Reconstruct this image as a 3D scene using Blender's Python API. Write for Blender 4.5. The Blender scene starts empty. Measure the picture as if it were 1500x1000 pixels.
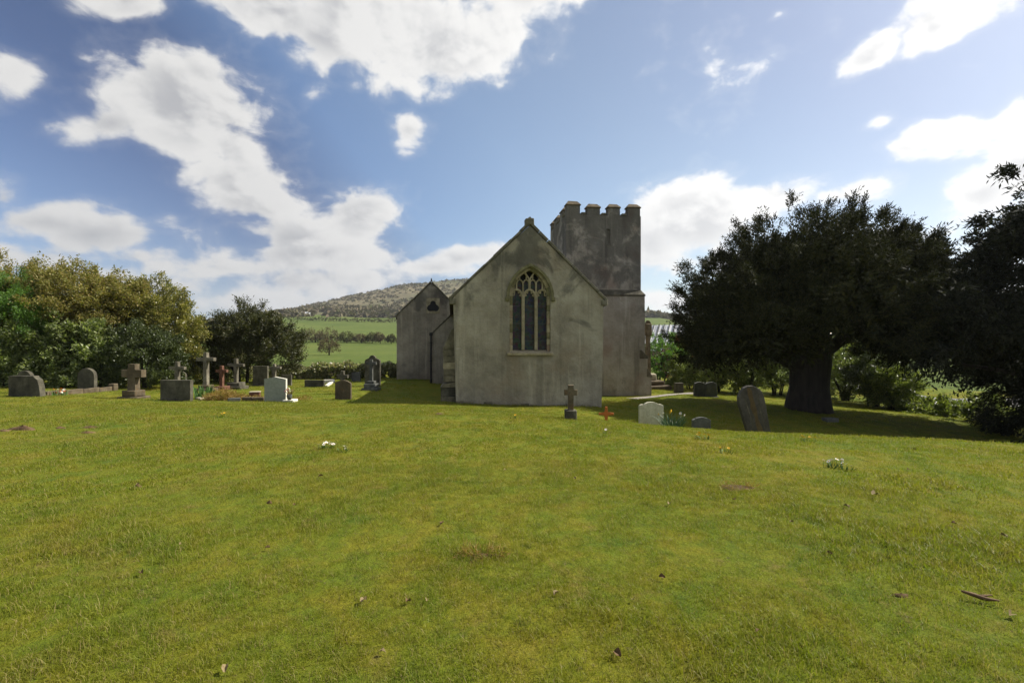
import bpy, bmesh, math, random
import numpy as np
from mathutils import Vector, Matrix

R = math.radians
S = bpy.context.scene
COL = S.collection
rnd = random.Random(7)
rng = np.random.default_rng(11)

# ------------------------------------------------------------------ camera
F = 708.0                      # focal length in pixels of the 1500 px wide photograph
EYE = 1.6
cam = bpy.data.cameras.new('camera')
cam.sensor_width = 36.0
cam.lens = F / 1500 * 36
cam.clip_start = 0.1
cam.clip_end = 9000
camo = bpy.data.objects.new('camera', cam)
camo.location = (0, 0, EYE)
camo.rotation_euler = (R(90), 0, 0)
COL.objects.link(camo)
S.camera = camo

# ------------------------------------------------------------------ sun, sky, exposure
SUN_AZ, SUN_EL = 73.0, 46.0    # azimuth measured from +Y (view direction) towards +X
SUN_STRENGTH = 4.3
SKY_STRENGTH = 0.08
EXPOSURE = 0.95
HAZE = 0.00012
sun = bpy.data.lights.new('sun', 'SUN')
sun.energy = SUN_STRENGTH
sun.angle = R(0.6)
sun.color = (1.0, 0.95, 0.86)
suno = bpy.data.objects.new('sun', sun)
sd = Vector((math.sin(R(SUN_AZ)) * math.cos(R(SUN_EL)), math.cos(R(SUN_AZ)) * math.cos(R(SUN_EL)), math.sin(R(SUN_EL))))
suno.rotation_euler = (-sd).to_track_quat('-Z', 'Y').to_euler()
suno.location = (30, 10, 40)
COL.objects.link(suno)

S.view_settings.view_transform = 'Standard'
S.view_settings.look = 'None'
S.view_settings.exposure = EXPOSURE
S.view_settings.gamma = 1.0
S.view_settings.use_curve_mapping = False
S.render.engine = 'CYCLES'
S.cycles.max_bounces = 6
S.cycles.diffuse_bounces = 3
S.cycles.glossy_bounces = 2
S.cycles.transmission_bounces = 3
S.cycles.transparent_max_bounces = 4
S.cycles.volume_bounces = 0
S.cycles.caustics_reflective = False
S.cycles.caustics_refractive = False


class NT:
    """small helper for node graphs"""
    def __init__(self, tree):
        self.t = tree
        self.n = tree.nodes
        self.l = tree.links

    def put(self, sock, v):
        if v is None:
            return
        if isinstance(v, bpy.types.NodeSocket):
            self.l.new(v, sock)
        else:
            if hasattr(sock, 'default_value'):
                if isinstance(v, (tuple, list)) and sock.type == 'RGBA' and len(v) == 3:
                    v = (*v, 1)
                sock.default_value = v

    def math(self, op, a, b=None, c=None, clamp=False):
        n = self.n.new('ShaderNodeMath'); n.operation = op; n.use_clamp = clamp
        self.put(n.inputs[0], a); self.put(n.inputs[1], b)
        if c is not None: self.put(n.inputs[2], c)
        return n.outputs[0]

    def vec(self, op, a, b=None, scale=None):
        n = self.n.new('ShaderNodeVectorMath'); n.operation = op
        self.put(n.inputs[0], a)
        if b is not None: self.put(n.inputs[1], b)
        if scale is not None: self.put(n.inputs['Scale'], scale)
        return n.outputs['Value'] if op in ('DOT_PRODUCT', 'LENGTH', 'DISTANCE') else n.outputs[0]

    def noise(self, vec, scale, detail=4, rough=0.55, dist=0.0, lac=2.0):
        n = self.n.new('ShaderNodeTexNoise')
        self.put(n.inputs['Vector'], vec)
        n.inputs['Scale'].default_value = scale
        n.inputs['Detail'].default_value = detail
        n.inputs['Roughness'].default_value = rough
        n.inputs['Distortion'].default_value = dist
        n.inputs['Lacunarity'].default_value = lac
        return n.outputs['Fac']

    def smooth(self, v, a, b, lo=0.0, hi=1.0, kind='SMOOTHSTEP'):
        n = self.n.new('ShaderNodeMapRange'); n.interpolation_type = kind
        self.put(n.inputs['Value'], v)
        n.inputs['From Min'].default_value = a; n.inputs['From Max'].default_value = b
        n.inputs['To Min'].default_value = lo; n.inputs['To Max'].default_value = hi
        return n.outputs[0]

    def mix(self, f, a, b, mode='MIX'):
        n = self.n.new('ShaderNodeMix'); n.data_type = 'RGBA'; n.blend_type = mode
        self.put(n.inputs[0], f); self.put(n.inputs[6], a); self.put(n.inputs[7], b)
        return n.outputs[2]

    def comb(self, x, y, z):
        n = self.n.new('ShaderNodeCombineXYZ')
        self.put(n.inputs[0], x); self.put(n.inputs[1], y); self.put(n.inputs[2], z)
        return n.outputs[0]

    def sep(self, v):
        n = self.n.new('ShaderNodeSeparateXYZ'); self.put(n.inputs[0], v)
        return n.outputs

    def ramp(self, f, stops, interp='LINEAR'):
        n = self.n.new('ShaderNodeValToRGB'); self.put(n.inputs[0], f)
        n.color_ramp.interpolation = interp
        e = n.color_ramp.elements
        while len(e) < len(stops): e.new(0.5)
        for k, (p, c) in enumerate(stops):
            e[k].position = p; e[k].color = (*c, 1)
        return n.outputs[0]


def srgb(r, g, b):
    f = lambda c: (c / 255 / 12.92) if c / 255 <= 0.04045 else ((c / 255 + 0.055) / 1.055) ** 2.4
    return (f(r), f(g), f(b))


def ae(px, py):
    """direction (azimuth, elevation in degrees) of a point of the sky"""
    u, v = (px - 750) / F, (500 - py) / F
    return math.degrees(math.atan(u)), math.degrees(math.atan(v / math.sqrt(1 + u * u)))


world = bpy.data.worlds.new('World')
S.world = world
world.use_nodes = True
W = NT(world.node_tree)
for n in list(W.n): W.n.remove(n)
out = W.n.new('ShaderNodeOutputWorld')
bg = W.n.new('ShaderNodeBackground'); bg.inputs['Strength'].default_value = SKY_STRENGTH
W.l.new(bg.outputs[0], out.inputs[0])
sky = W.n.new('ShaderNodeTexSky'); sky.sky_type = 'NISHITA'; sky.sun_disc = False
sky.sun_elevation = R(SUN_EL); sky.sun_rotation = R(SUN_AZ)
sky.air_density = 1.0; sky.dust_density = 0.9; sky.ozone_density = 1.8; sky.altitude = 50
tc = W.n.new('ShaderNodeTexCoord')
DIR = W.vec('NORMALIZE', tc.outputs['Generated'])
dx, dy, dz = W.sep(DIR)
az = W.math('MULTIPLY', W.math('ARCTAN2', dx, dy), 57.29578)
el = W.math('MULTIPLY', W.math('ARCSINE', dz), 57.29578)
AE1 = W.comb(az, el, 1.0)
# clouds: soft elliptical masses (centre px,py, half-axes, turn in degrees, weight) broken up by noise
CLOUDS = [
    (278, 155, 138, 80, -12, 1.1), (335, 205, 78, 50, -20, .85), (160, 182, 66, 30, 5, .75), (372, 272, 88, 46, -14, .85), (405, 300, 46, 26, -10, .6),
    (525, 320, 72, 44, -8, .9), (430, 352, 88, 36, 0, .8), (450, 372, 150, 34, 0, .75), (330, 392, 130, 36, 3, .7), (450, 412, 120, 26, 0, .65), (360, 440, 130, 22, 0, .6), (535, 300, 60, 24, 0, .6),
    (560, 20, 150, 84, -10, 1.05), (640, 70, 120, 62, 4, .9), (400, 15, 100, 46, -22, .9), (470, 55, 60, 40, -25, .8), (720, 45, 84, 66, 25, .8), (770, -20, 80, 70, 0, .8),
    (175, 0, 76, 30, -6, .75), (25, 105, 58, 34, 10, .5), (60, 325, 130, 34, -4, .7), (135, 345, 90, 36, 0, .7), (5, 290, 40, 34, 0, .55),
    (120, 300, 70, 16, 0, .42), (200, 376, 110, 14, 2, .4), (240, 420, 190, 26, 0, .6), (30, 380, 120, 30, 0, .6), (170, 430, 120, 20, 0, .45),
    (599, 190, 22, 24, 0, .55), (460, 138, 16, 10, 0, .3), (674, 378, 76, 18, 10, .8), (640, 392, 80, 16, 0, .62), (540, 405, 26, 12, 0, .55),
    (1010, 322, 100, 66, 8, 1.1), (950, 360, 70, 66, 0, .95), (1130, 290, 110, 30, 14, .95), (1230, 285, 80, 22, 10, .7), (980, 440, 70, 22, 0, .7), (1040, 385, 60, 22, 0, .6),
    (1385, 30, 118, 46, 30, 1.1), (1275, 82, 70, 26, 30, .9), (1450, -20, 120, 50, 20, 1.0), (1400, 195, 96, 32, 12, 1.0), (1330, 218, 46, 18, 0, .7), (1490, 180, 60, 36, 25, .9),
    (1440, 285, 80, 42, 22, 1.0), (1500, 250, 60, 60, 0, .9), (1300, 350, 60, 14, 0, .4), (1392, 340, 30, 10, 0, .35),
    (1137, 24, 20, 8, 30, .36), (1290, 178, 18, 8, 20, .25), (1430, 97, 26, 8, 0, .25), (1130, 80, 40, 30, 0, .12),
]
dens = None
for (cx, cy, ra, rb, rot, wgt) in CLOUDS:
    c0 = Vector(ae(cx, cy)); cr, sr = math.cos(R(rot)), math.sin(R(rot))
    e1 = Vector(ae(cx + ra * cr, cy - ra * sr)) - c0
    e2 = Vector(ae(cx + rb * sr, cy + rb * cr)) - c0
    det = e1.x * e2.y - e1.y * e2.x
    r1 = (e2.y / det, -e2.x / det); r2 = (-e1.y / det, e1.x / det)
    a = W.vec('DOT_PRODUCT', AE1, (r1[0], r1[1], -(r1[0] * c0.x + r1[1] * c0.y)))
    b = W.vec('DOT_PRODUCT', AE1, (r2[0], r2[1], -(r2[0] * c0.x + r2[1] * c0.y)))
    ln = W.vec('LENGTH', W.comb(a, b, 0.0))
    f = W.math('MULTIPLY_ADD', ln, -wgt * .9, wgt + (.16 if ra > 30 else .1))
    if dens is None:
        dens = f
    else:
        n = W.n.new('ShaderNodeMath'); n.operation = 'SMOOTH_MAX'
        W.put(n.inputs[0], dens); W.put(n.inputs[1], f); n.inputs[2].default_value = 0.18
        dens = n.outputs[0]
# the rest of the sky goes on with the same broken cumulus
lowsky = W.noise(W.vec('MULTIPLY', AE1, (0.025, 0.05, 0)), 1.0, 3, .5)
elsewhere = W.math('MAXIMUM', W.smooth(W.math('ABSOLUTE', az), 50, 62), W.smooth(el, 42, 54))
other = W.math('MULTIPLY_ADD', lowsky, 2.6, -1.0)
other = W.math('ADD', other, W.math('MULTIPLY_ADD', elsewhere, 3.0, -3.0))
dens = W.math('MAXIMUM', dens, other)
cvec = W.comb(W.math('MULTIPLY', az, 0.055), W.math('MULTIPLY', el, 0.075), W.math('MULTIPLY', dz, 0.3))
LIT = (0.075, 0.10, 0)                                   # towards the sun, in the cloud noise's own space
n_big = W.noise(cvec, 1.6, 4, .5, .3)
n_puff = W.noise(cvec, 4.6, 7, .56, .25)
n_puff2 = W.noise(W.vec('ADD', cvec, (0.030, 0.045, 0)), 4.6, 5, .54, .25)
n_big2 = W.noise(W.vec('ADD', cvec, LIT), 1.6, 3, .5, .3)
n_str = W.noise(W.comb(W.math('MULTIPLY', az, 0.03), W.math('MULTIPLY', el, 0.16), 3.1), 1.8, 5, .55)
brk = W.math('ADD', W.math('MULTIPLY', W.math('SUBTRACT', n_big, .5), 1.5), W.math('MULTIPLY', W.math('SUBTRACT', n_puff, .5), 1.45))
brk = W.math('ADD', brk, W.math('MULTIPLY', W.math('SUBTRACT', n_str, .5), .5))
d2 = W.math('ADD', dens, brk)
low = W.smooth(el, 3, 22)
cover = W.smooth(d2, 0.14, 0.56)
wisp = W.math('MULTIPLY', W.smooth(d2, -0.08, 0.5), .18)
cover = W.math('MAXIMUM', cover, wisp)
# light comes from the upper right: sides that thin out towards it are bright, thick undersides grey
lit = W.smooth(W.math('ADD', W.math('MULTIPLY', W.math('SUBTRACT', n_big, n_big2), 1.5), W.math('MULTIPLY', W.math('SUBTRACT', n_puff, n_puff2), .55)), -0.13, 0.13)
thick = W.smooth(W.math('ADD', dens, W.math('MULTIPLY', W.math('SUBTRACT', n_big, .5), 1.6)), 0.25, 1.05)
near_sun = W.smooth(az, -45, 42)
grey = W.math('MULTIPLY', thick, W.math('MULTIPLY_ADD', lit, -0.85, 1.0))
grey = W.math('MULTIPLY', grey, W.math('MULTIPLY_ADD', near_sun, -0.25, 1.0))
ccol = W.mix(grey, (6.7, 6.6, 6.4), (3.75, 3.78, 3.9))
dim = W.math('MULTIPLY', W.math('MULTIPLY_ADD', near_sun, 0.34, 0.80), W.math('MULTIPLY_ADD', low, 0.14, 0.86))
ccol = W.vec('SCALE', ccol, scale=dim)
# hazy air: the sky pales and brightens towards the sun, which stands just out of the frame on the right
sdot = W.vec('DOT_PRODUCT', DIR, tuple(sd))
gain = W.ramp(W.math('MULTIPLY_ADD', sdot, .5, .5), [(.30, (.46, .46, .47)), (.5, (.17, .20, .245)), (.56, (.15, .19, .235)), (.62, (.40, .41, .395)), (.72, (.58, .51, .42)), (.80, (.62, .51, .40)), (.9, (.62, .48, .38)), (1.0, (.7, .55, .42))])
skyc = W.vec('SCALE', W.mix(1.0, W.mix(1.0, sky.outputs[0], (0.80, 0.95, 1.14), 'MULTIPLY'), gain, 'MULTIPLY'), scale=1.9)
final = W.mix(W.math('MULTIPLY', cover, 0.96), skyc, ccol)
W.l.new(final, bg.inputs['Color'])
world.cycles.sampling_method = 'MANUAL'
world.cycles.sample_map_resolution = 512


# ------------------------------------------------------------------ object helpers
def tag(o, label=None, cat=None, group=None, kind=None):
    if label: o['label'] = label
    if cat: o['category'] = cat
    if group: o['group'] = group
    if kind: o['kind'] = kind
    return o


def empty(name, loc=(0, 0, 0), rz=0.0, label=None, cat=None, group=None):
    o = bpy.data.objects.new(name, None)
    o.location = loc; o.rotation_euler = (0, 0, rz); o.empty_display_size = .3
    COL.objects.link(o)
    return tag(o, label, cat, group)


def link(name, me, mat=None, parent=None, loc=None, rot=None):
    o = bpy.data.objects.new(name, me)
    if mat is not None and len(me.materials) == 0: me.materials.append(mat)
    COL.objects.link(o)
    if parent is not None: o.parent = parent
    if loc is not None: o.location = loc
    if rot is not None: o.rotation_euler = rot
    return o


def fast_mesh(name, v, polys_n, idx, smooth=False):
    """numpy arrays -> mesh; all polygons have polys_n corners"""
    me = bpy.data.meshes.new(name)
    v = np.ascontiguousarray(v, dtype=np.float32); idx = np.ascontiguousarray(idx, dtype=np.int32).ravel()
    m = len(idx) // polys_n
    me.vertices.add(len(v)); me.vertices.foreach_set('co', v.ravel())
    me.loops.add(len(idx)); me.loops.foreach_set('vertex_index', idx)
    me.polygons.add(m)
    me.polygons.foreach_set('loop_start', np.arange(0, m * polys_n, polys_n, dtype=np.int32))
    if smooth: me.polygons.foreach_set('use_smooth', np.ones(m, dtype=bool))
    me.update(calc_edges=True)
    return me


def bm_obj(name, bm, mat, parent=None, loc=None, rot=None, smooth=False):
    me = bpy.data.meshes.new(name)
    bmesh.ops.recalc_face_normals(bm, faces=bm.faces)
    bm.to_mesh(me); bm.free()
    if smooth:
        for p in me.polygons: p.use_smooth = True
    return link(name, me, mat, parent, loc, rot)


def add_box(bm, x0, x1, y0, y1, z0, z1, bev=0.0, jit=0.0, rn=None):
    vs = [bm.verts.new((x, y, z)) for z in (z0, z1) for y in (y0, y1) for x in (x0, x1)]
    fs = [(0, 2, 3, 1), (4, 5, 7, 6), (0, 1, 5, 4), (2, 6, 7, 3), (0, 4, 6, 2), (1, 3, 7, 5)]
    faces = [bm.faces.new([vs[i] for i in f]) for f in fs]
    if jit and rn:
        for v in vs: v.co += Vector((rn.uniform(-jit, jit), rn.uniform(-jit, jit), rn.uniform(-jit, jit)))
    if bev > 0:
        es = list({e for f in faces for e in f.edges})
        bmesh.ops.bevel(bm, geom=es, offset=bev, segments=1, affect='EDGES', profile=.5)
    return vs


def box(name, x0, x1, y0, y1, z0, z1, mat, parent=None, bev=0.0, jit=0.0, loc=None, rot=None):
    bm = bmesh.new()
    add_box(bm, x0, x1, y0, y1, z0, z1, bev, jit, rnd)
    return bm_obj(name, bm, mat, parent, loc, rot)


def add_prism(bm, pts, y0, y1, bev=0.0, taper=None):
    """outline in x,z (list) pushed from y0 to y1; front face at y0"""
    a = [bm.verts.new((p[0], y0, p[1])) for p in pts]
    b = [bm.verts.new((p[0], y1, p[1])) for p in pts]
    n = len(pts)
    f0 = bm.faces.new(a); f1 = bm.faces.new(b[::-1])
    for i in range(n):
        bm.faces.new((a[i], b[i], b[(i + 1) % n], a[(i + 1) % n]))
    if bev > 0:
        es = list(set(f0.edges) | set(f1.edges))
        bmesh.ops.bevel(bm, geom=es, offset=bev, segments=2, affect='EDGES', profile=.5)


def prism(name, pts, y0, y1, mat, parent=None, bev=0.0, loc=None, rot=None):
    bm = bmesh.new()
    add_prism(bm, pts, y0, y1, bev)
    return bm_obj(name, bm, mat, parent, loc, rot)


def tube_arrays(pts, rad, sides=8, rn=None, lump=0.0):
    pts = [Vector(p) for p in pts]
    vs, fs = [], []
    for i, p in enumerate(pts):
        t = (pts[min(i + 1, len(pts) - 1)] - pts[max(i - 1, 0)]).normalized()
        s = t.cross(Vector((0.13, 1, 0.07))).normalized(); u = s.cross(t)
        for k in range(sides):
            a = 2 * math.pi * k / sides
            r = rad[i] * (1 + (rn.uniform(-lump, lump) if rn else 0))
            vs.append(p + s * math.cos(a) * r + u * math.sin(a) * r)
    for i in range(len(pts) - 1):
        for k in range(sides):
            k2 = (k + 1) % sides
            fs.append((i * sides + k, i * sides + k2, (i + 1) * sides + k2, (i + 1) * sides + k))
    fs.append(tuple(range(sides))[::-1]); fs.append(tuple((len(pts) - 1) * sides + k for k in range(sides)))
    return vs, fs


def tubes(name, specs, mat, parent=None, sides=8, lump=0.06, loc=None):
    """several joined tubes (limbs of one trunk) as one mesh"""
    V, Fc = [], []
    rn = random.Random(len(specs) * 31 + 5)
    for pts, rad in specs:
        v, f = tube_arrays(pts, rad, sides, rn, lump)
        o = len(V); V += [tuple(q) for q in v]; Fc += [tuple(i + o for i in q) for q in f]
    me = bpy.data.meshes.new(name); me.from_pydata(V, [], Fc)
    for p in me.polygons: p.use_smooth = True
    return link(name, me, mat, parent, loc)


# ------------------------------------------------------------------ the lie of the land
def P(px, d):
    return ((px - 750) / F * d, d)


CP = []
def cp(px, py, d):
    x, y = P(px, d); CP.append((x, y, EYE - (py - 500) / F * d))
for q in [(0, 0, 0), (-4, 0, 0), (4, 0, 0), (0, -12, .1), (-14, -10, .1), (14, -10, 0), (0, 4.5, 0), (-6, 4, 0), (6, 4, 0),
          (-6, 8, 0), (0, 8, 0.0), (4.5, 7.6, -.02), (7, 7.2, -.05), (9, 7.6, -.12), (14, 4, -.15), (-14, 4, 0), (-12, 9, 0)]:
    CP.append(q)
for q in [(640, 613, 10), (300, 613, 10), (760, 612, 10.4), (835, 614.5, 10.6), (940, 624, 9.6), (1110, 636, 9.0), (1300, 642, 8.8), (1480, 650, 8.2),
          (260, 586.5, 17), (404, 588, 17.5), (503, 586, 19), (515, 591, 17.6), (190, 583, 17.5), (40, 581, 17), (545, 571, 23), (346, 569, 24),
          (460, 567, 25), (380, 562, 28), (500, 555.5, 33), (620, 555, 30), (664, 590, 19), (882, 597, 19.8), (770, 594, 19.4), (760, 601, 17.2), (827, 601, 17.8), (700, 599, 16.6),
          (130, 567, 22), (0, 571, 20), (940, 581, 27), (885, 590, 23), (1185, 602, 21), (1020, 580, 26), (975, 572, 31), (1275, 603, 23), (1390, 611, 22),
          (1380, 595, 27), (1345, 572, 40), (1100, 588, 26), (700, 556, 38), (300, 548, 40), (560, 541, 42), (900, 562, 42)]:
    cp(*q)
for q in [(3.3, 13.5, -.9), (5.5, 13.6, -1.12), (8, 14, -1.35), (11, 15, -1.6), (16, 16, -2.0), (6.3, 12.6, -.95), (4.9, 12.4, -.8), (3.6, 12.6, -.72), (2.2, 13, -.5), (14, 13, -1.75), (22, 14, -2.2), (22, 24, -2.3),
          (-25, 14, -.1), (-30, 25, -.4), (-30, 45, -1.3), (35, 35, -2.6), (32, 5, -.8), (-32, -5, .1), (32, -20, 0), (-30, -28, .3), (0, -32, .3)]:
    CP.append(q)
CPA = np.array(CP, dtype=float)


def tps(r2):
    return np.where(r2 > 1e-9, r2 * np.log(r2 + 1e-12), 0.0)


n = len(CPA)
A = np.zeros((n + 3, n + 3))
d2m = ((CPA[:, None, :2] - CPA[None, :, :2]) ** 2).sum(-1)
A[:n, :n] = tps(d2m) + np.eye(n) * 0.6
A[:n, n] = 1; A[:n, n + 1:] = CPA[:, :2]; A[n, :n] = 1; A[n + 1:, :n] = CPA[:, :2].T
rhs = np.zeros(n + 3); rhs[:n] = CPA[:, 2]
TW = np.linalg.solve(A, rhs)


def near_z(x, y):
    r2 = (x[..., None] - CPA[:, 0]) ** 2 + (y[..., None] - CPA[:, 1]) ** 2
    return (tps(r2) * TW[:n]).sum(-1) + TW[n] + TW[n + 1] * x + TW[n + 2] * y


E_D = np.log(np.array([30, 45, 80, 130, 200, 230, 330, 480, 560, 680.]))
E_E = np.array([-.080, -.056, -.040, -.024, -.011, -.004, .012, .032, .040, .050])
SK_A = np.array([-180, -120, -70, -50, -40, -33, -29, -26.3, -23, -19.4, -15, -12, -9, -6.3, -3, 0, 5, 10, 15.4, 18, 24, 40, 70, 120, 180.])
SK_E = np.array([.02, .02, .018, .02, .022, .028, .038, .050, .068, .085, .104, .116, .122, .127, .129, .125, .112, .088, .057, .046, .036, .03, .03, .02, .02])


def far_z(x, y):
    d = np.sqrt(x * x + y * y) + 1e-6
    azd = np.degrees(np.arctan2(x, y))
    sk = np.interp(azd, SK_A, SK_E)
    e = np.interp(np.log(np.minimum(d, 680)), E_D, E_E)
    e = np.minimum(e, sk * .93 + 0.0 * d) * np.where(e > 0, 1, 1)
    t = np.clip((d - 680) / 620, 0, 1); t = t * t * (3 - 2 * t) * .6 + .4 * np.sqrt(np.clip(t, 0, 1))
    e = e + (sk - e) * t
    z = EYE + d * e
    lump = (np.sin(x / 47 + 1) * np.cos(y / 61) + .5 * np.sin(x / 19 + y / 23)) * np.clip((d - 500) / 500, 0, 1) * 1.6
    z = z + lump
    past = np.clip((d - 1300) / 2500, 0, 1)
    return z * (1 - past * .55) - past * 10


def gz_np(x, y):
    x = np.asarray(x, dtype=float); y = np.asarray(y, dtype=float)
    d = np.sqrt(x * x + y * y)
    t = np.clip((d - 34) / 18, 0, 1); t = t * t * (3 - 2 * t)
    xc = x * np.minimum(1, 55 / np.maximum(d, 1e-6)); yc = y * np.minimum(1, 55 / np.maximum(d, 1e-6))
    zn = near_z(xc, yc)
    zn = zn + (np.sin(x * 1.9 + .4 * y) * np.cos(y * 1.6 - .3 * x) * .010 + np.sin(x * .61 + 2) * np.cos(y * .53) * .018) * np.clip(d / 4, 0, 1)
    return zn * (1 - t) + far_z(x, y) * t


def gz(x, y):
    return float(gz_np(np.array([x]), np.array([y]))[0])


def G(px, d, dz=0.0):
    x, y = P(px, d)
    return Vector((x, y, gz(x, y) + dz))


# ------------------------------------------------------------------ materials
MATS = {}
def new_mat(name):
    m = bpy.data.materials.new(name); m.use_nodes = True
    t = NT(m.node_tree)
    bs = t.n['Principled BSDF']
    MATS[name] = m
    return m, t, bs


def obj_co(t):
    c = t.n.new('ShaderNodeTexCoord'); return c.outputs['Object']


def wpos(t):
    c = t.n.new('ShaderNodeNewGeometry'); return c.outputs['Position']


def bump(t, bs, h, strength, dist):
    b = t.n.new('ShaderNodeBump'); t.put(b.inputs['Height'], h)
    b.inputs['Strength'].default_value = strength; b.inputs['Distance'].default_value = dist
    t.l.new(b.outputs[0], bs.inputs['Normal'])


def stone(name, dark, mid, light, scale=3.0, lichen=None, rough=.92, bumpd=.012, streak=.5):
    m, t, bs = new_mat(name)
    oi = t.n.new('ShaderNodeObjectInfo')
    co = t.vec('ADD', obj_co(t), t.vec('SCALE', (13.1, 7.7, 5.3), scale=oi.outputs['Random']))
    a = t.noise(co, scale, 6, .62)
    st = t.noise(t.vec('MULTIPLY', co, (scale * 2.2, scale * 2.2, scale * .35)), 1.0, 4, .6)
    f = t.math('ADD', t.math('MULTIPLY', a, 1 - streak * .5), t.math('MULTIPLY', st, streak * .5))
    c = t.ramp(f, [(.34, dark), (.5, mid), (.66, light)])
    sp = t.noise(co, scale * 9, 3, .7)
    if lichen:
        c = t.mix(t.smooth(t.noise(co, scale * 2.7, 5, .7), .55, .68, 0, .75), c, lichen)
    c = t.mix(t.smooth(sp, .35, .7, 0, .35), c, tuple(x * .5 for x in dark))
    v = t.math('MULTIPLY_ADD', oi.outputs['Random'], .3, .85)
    c = t.vec('SCALE', t.vec('MULTIPLY', c, (1.06, 1.0, .86)), scale=v)
    t.l.new(c, bs.inputs['Base Color'])
    bs.inputs['Roughness'].default_value = rough
    bs.inputs['Specular IOR Level'].default_value = .25
    h = t.math('ADD', t.noise(co, scale * 5, 6, .65), t.math('MULTIPLY', a, .6))
    bump(t, bs, h, .7, bumpd)
    return m


M_dark = stone('dark_weathered_stone', (.035, .034, .028), (.075, .072, .058), (.14, .135, .11), 2.6)
M_brown = stone('brown_weathered_stone', (.055, .045, .032), (.10, .082, .058), (.17, .145, .105), 3.0, (.14, .085, .04))
M_pale = stone('pale_limestone', (.16, .15, .12), (.30, .28, .23), (.46, .43, .36), 3.0, (.12, .12, .08))
M_marble = stone('pale_marble', (.34, .34, .28), (.46, .46, .39), (.54, .54, .47), 2.0, None, .7, .004, .7)
M_grey = stone('grey_cross_stone', (.075, .07, .058), (.14, .13, .11), (.23, .22, .19), 3.0, (.10, .10, .06))
M_white = stone('white_headstone_stone', (.22, .25, .24), (.26, .29, .28), (.30, .33, .31), 1.2, None, .6, .0015, .2)
M_whiteedge = stone('white_stone_and_lit_edge', (.6, .6, .57), (.7, .7, .67), (.78, .78, .74), 2.0, None, .5, .001, .2)  # white stone; on the peaked headstone it puts the sunlit edge into the colour
M_slate = stone('grey_slate_stone', (.05, .055, .058), (.09, .097, .10), (.15, .16, .165), 2.2, (.10, .10, .07))
M_red = stone('red_granite', (.08, .035, .028), (.14, .07, .05), (.20, .115, .085), 5.0)
M_lean = stone('leaning_stone', (.035, .034, .033), (.07, .067, .065), (.11, .105, .10), 2.0, None, .9, .012, .9)
M_rust = stone('orange_lichen_streak', (.05, .04, .022), (.085, .06, .032), (.10, .088, .045), 3.0)
M_dress = stone('dressed_window_stone', (.19, .17, .12), (.30, .27, .20), (.40, .37, .29), 4.0, (.20, .19, .08), .9, .008, .4)
M_dressdark = stone('mossy_hood_stone', (.10, .10, .055), (.16, .155, .09), (.24, .22, .15), 4.0, (.13, .14, .05), .9, .012, .4)
M_jambred = stone('pinkish_jamb_stone', (.17, .13, .10), (.26, .20, .155), (.33, .28, .22), 4.0, None, .9, .008, .3)
M_buttress = stone('buttress_stone', (.07, .066, .05), (.14, .13, .098), (.24, .22, .165), 3.4, (.08, .085, .05), .93, .02, .4)
M_cop = stone('coping_stone_material', (.075, .072, .06), (.14, .135, .11), (.22, .21, .18), 4.0, (.10, .11, .06), .93, .015, .3)
M_roof = stone('roof_tile_material', (.05, .042, .036), (.09, .075, .062), (.14, .12, .10), 3.0)
M_tile = M_roof


def wall_mat(name, dark, mid, light, streaks, warm, foot, top_dark):
    """roughcast render: patches, rain streaks and damp"""
    m, t, bs = new_mat(name)
    p = wpos(t)
    x, y, z = t.sep(p)
    big = t.noise(p, .45, 5, .55, .4)
    mid_n = t.noise(p, 1.7, 6, .62)
    c = t.ramp(t.math('ADD', t.math('MULTIPLY', big, .55), t.math('MULTIPLY', mid_n, .45)), [(.36, dark), (.5, mid), (.64, light)])
    sv = t.vec('MULTIPLY', p, (2.2, 2.2, .16))
    sn = t.noise(sv, 1.0, 6, .6, .25)
    c = t.mix(t.smooth(sn, .52, .66, 0, streaks), c, tuple(q * .38 for q in mid))
    sn2 = t.noise(t.vec('ADD', sv, (7, 3, 1)), 1.5, 4, .6)
    c = t.mix(t.smooth(sn2, .56, .7, 0, .4), c, tuple(min(.9, q * 1.35) for q in light))
    wn = t.noise(t.vec('ADD', p, (3, 9, 4)), .55, 4, .6)
    c = t.mix(t.smooth(wn, .52, .68, 0, .55), c, warm)
    # soot patches grow towards the verges
    tn = t.noise(t.vec('ADD', p, (11, 2, 8)), .8, 5, .6, .5)
    tz = t.smooth(z, top_dark[0], top_dark[1], 0, .24)
    c = t.mix(t.smooth(t.math('ADD', tn, tz), .58, .74, 0, .62), c, (.045, .045, .04))
    # lime bloom and splashed soil along the foot
    fz = t.smooth(t.math('ADD', z, t.math('MULTIPLY', t.noise(p, 2.2, 5, .6), .7)), foot, foot + .75, 1, 0)
    c = t.mix(t.math('MULTIPLY', fz, .5), c, t.ramp(t.noise(p, 3.5, 5, .7), [(.4, (.09, .07, .045)), (.55, (.30, .29, .25)), (.7, (.16, .10, .06))]))
    fine = t.noise(p, 45, 3, .7)
    c = t.mix(t.smooth(fine, .3, .75, 0, .22), c, (.03, .03, .025))
    t.l.new(c, bs.inputs['Base Color'])
    bs.inputs['Roughness'].default_value = .95
    bs.inputs['Specular IOR Level'].default_value = .15
    h = t.math('ADD', t.math('MULTIPLY', t.noise(p, 1.3, 5, .6), 1.6), t.math('MULTIPLY', fine, .35))
    h = t.math('ADD', h, t.math('MULTIPLY', t.noise(p, 9, 4, .6), .5))
    h = t.math('ADD', h, t.math('MULTIPLY', t.noise(t.vec('ADD', p, (4, 4, 9)), 3.6, 3, .5, 1.2), .9))
    bump(t, bs, h, 1.0, .045)
    return m


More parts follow.
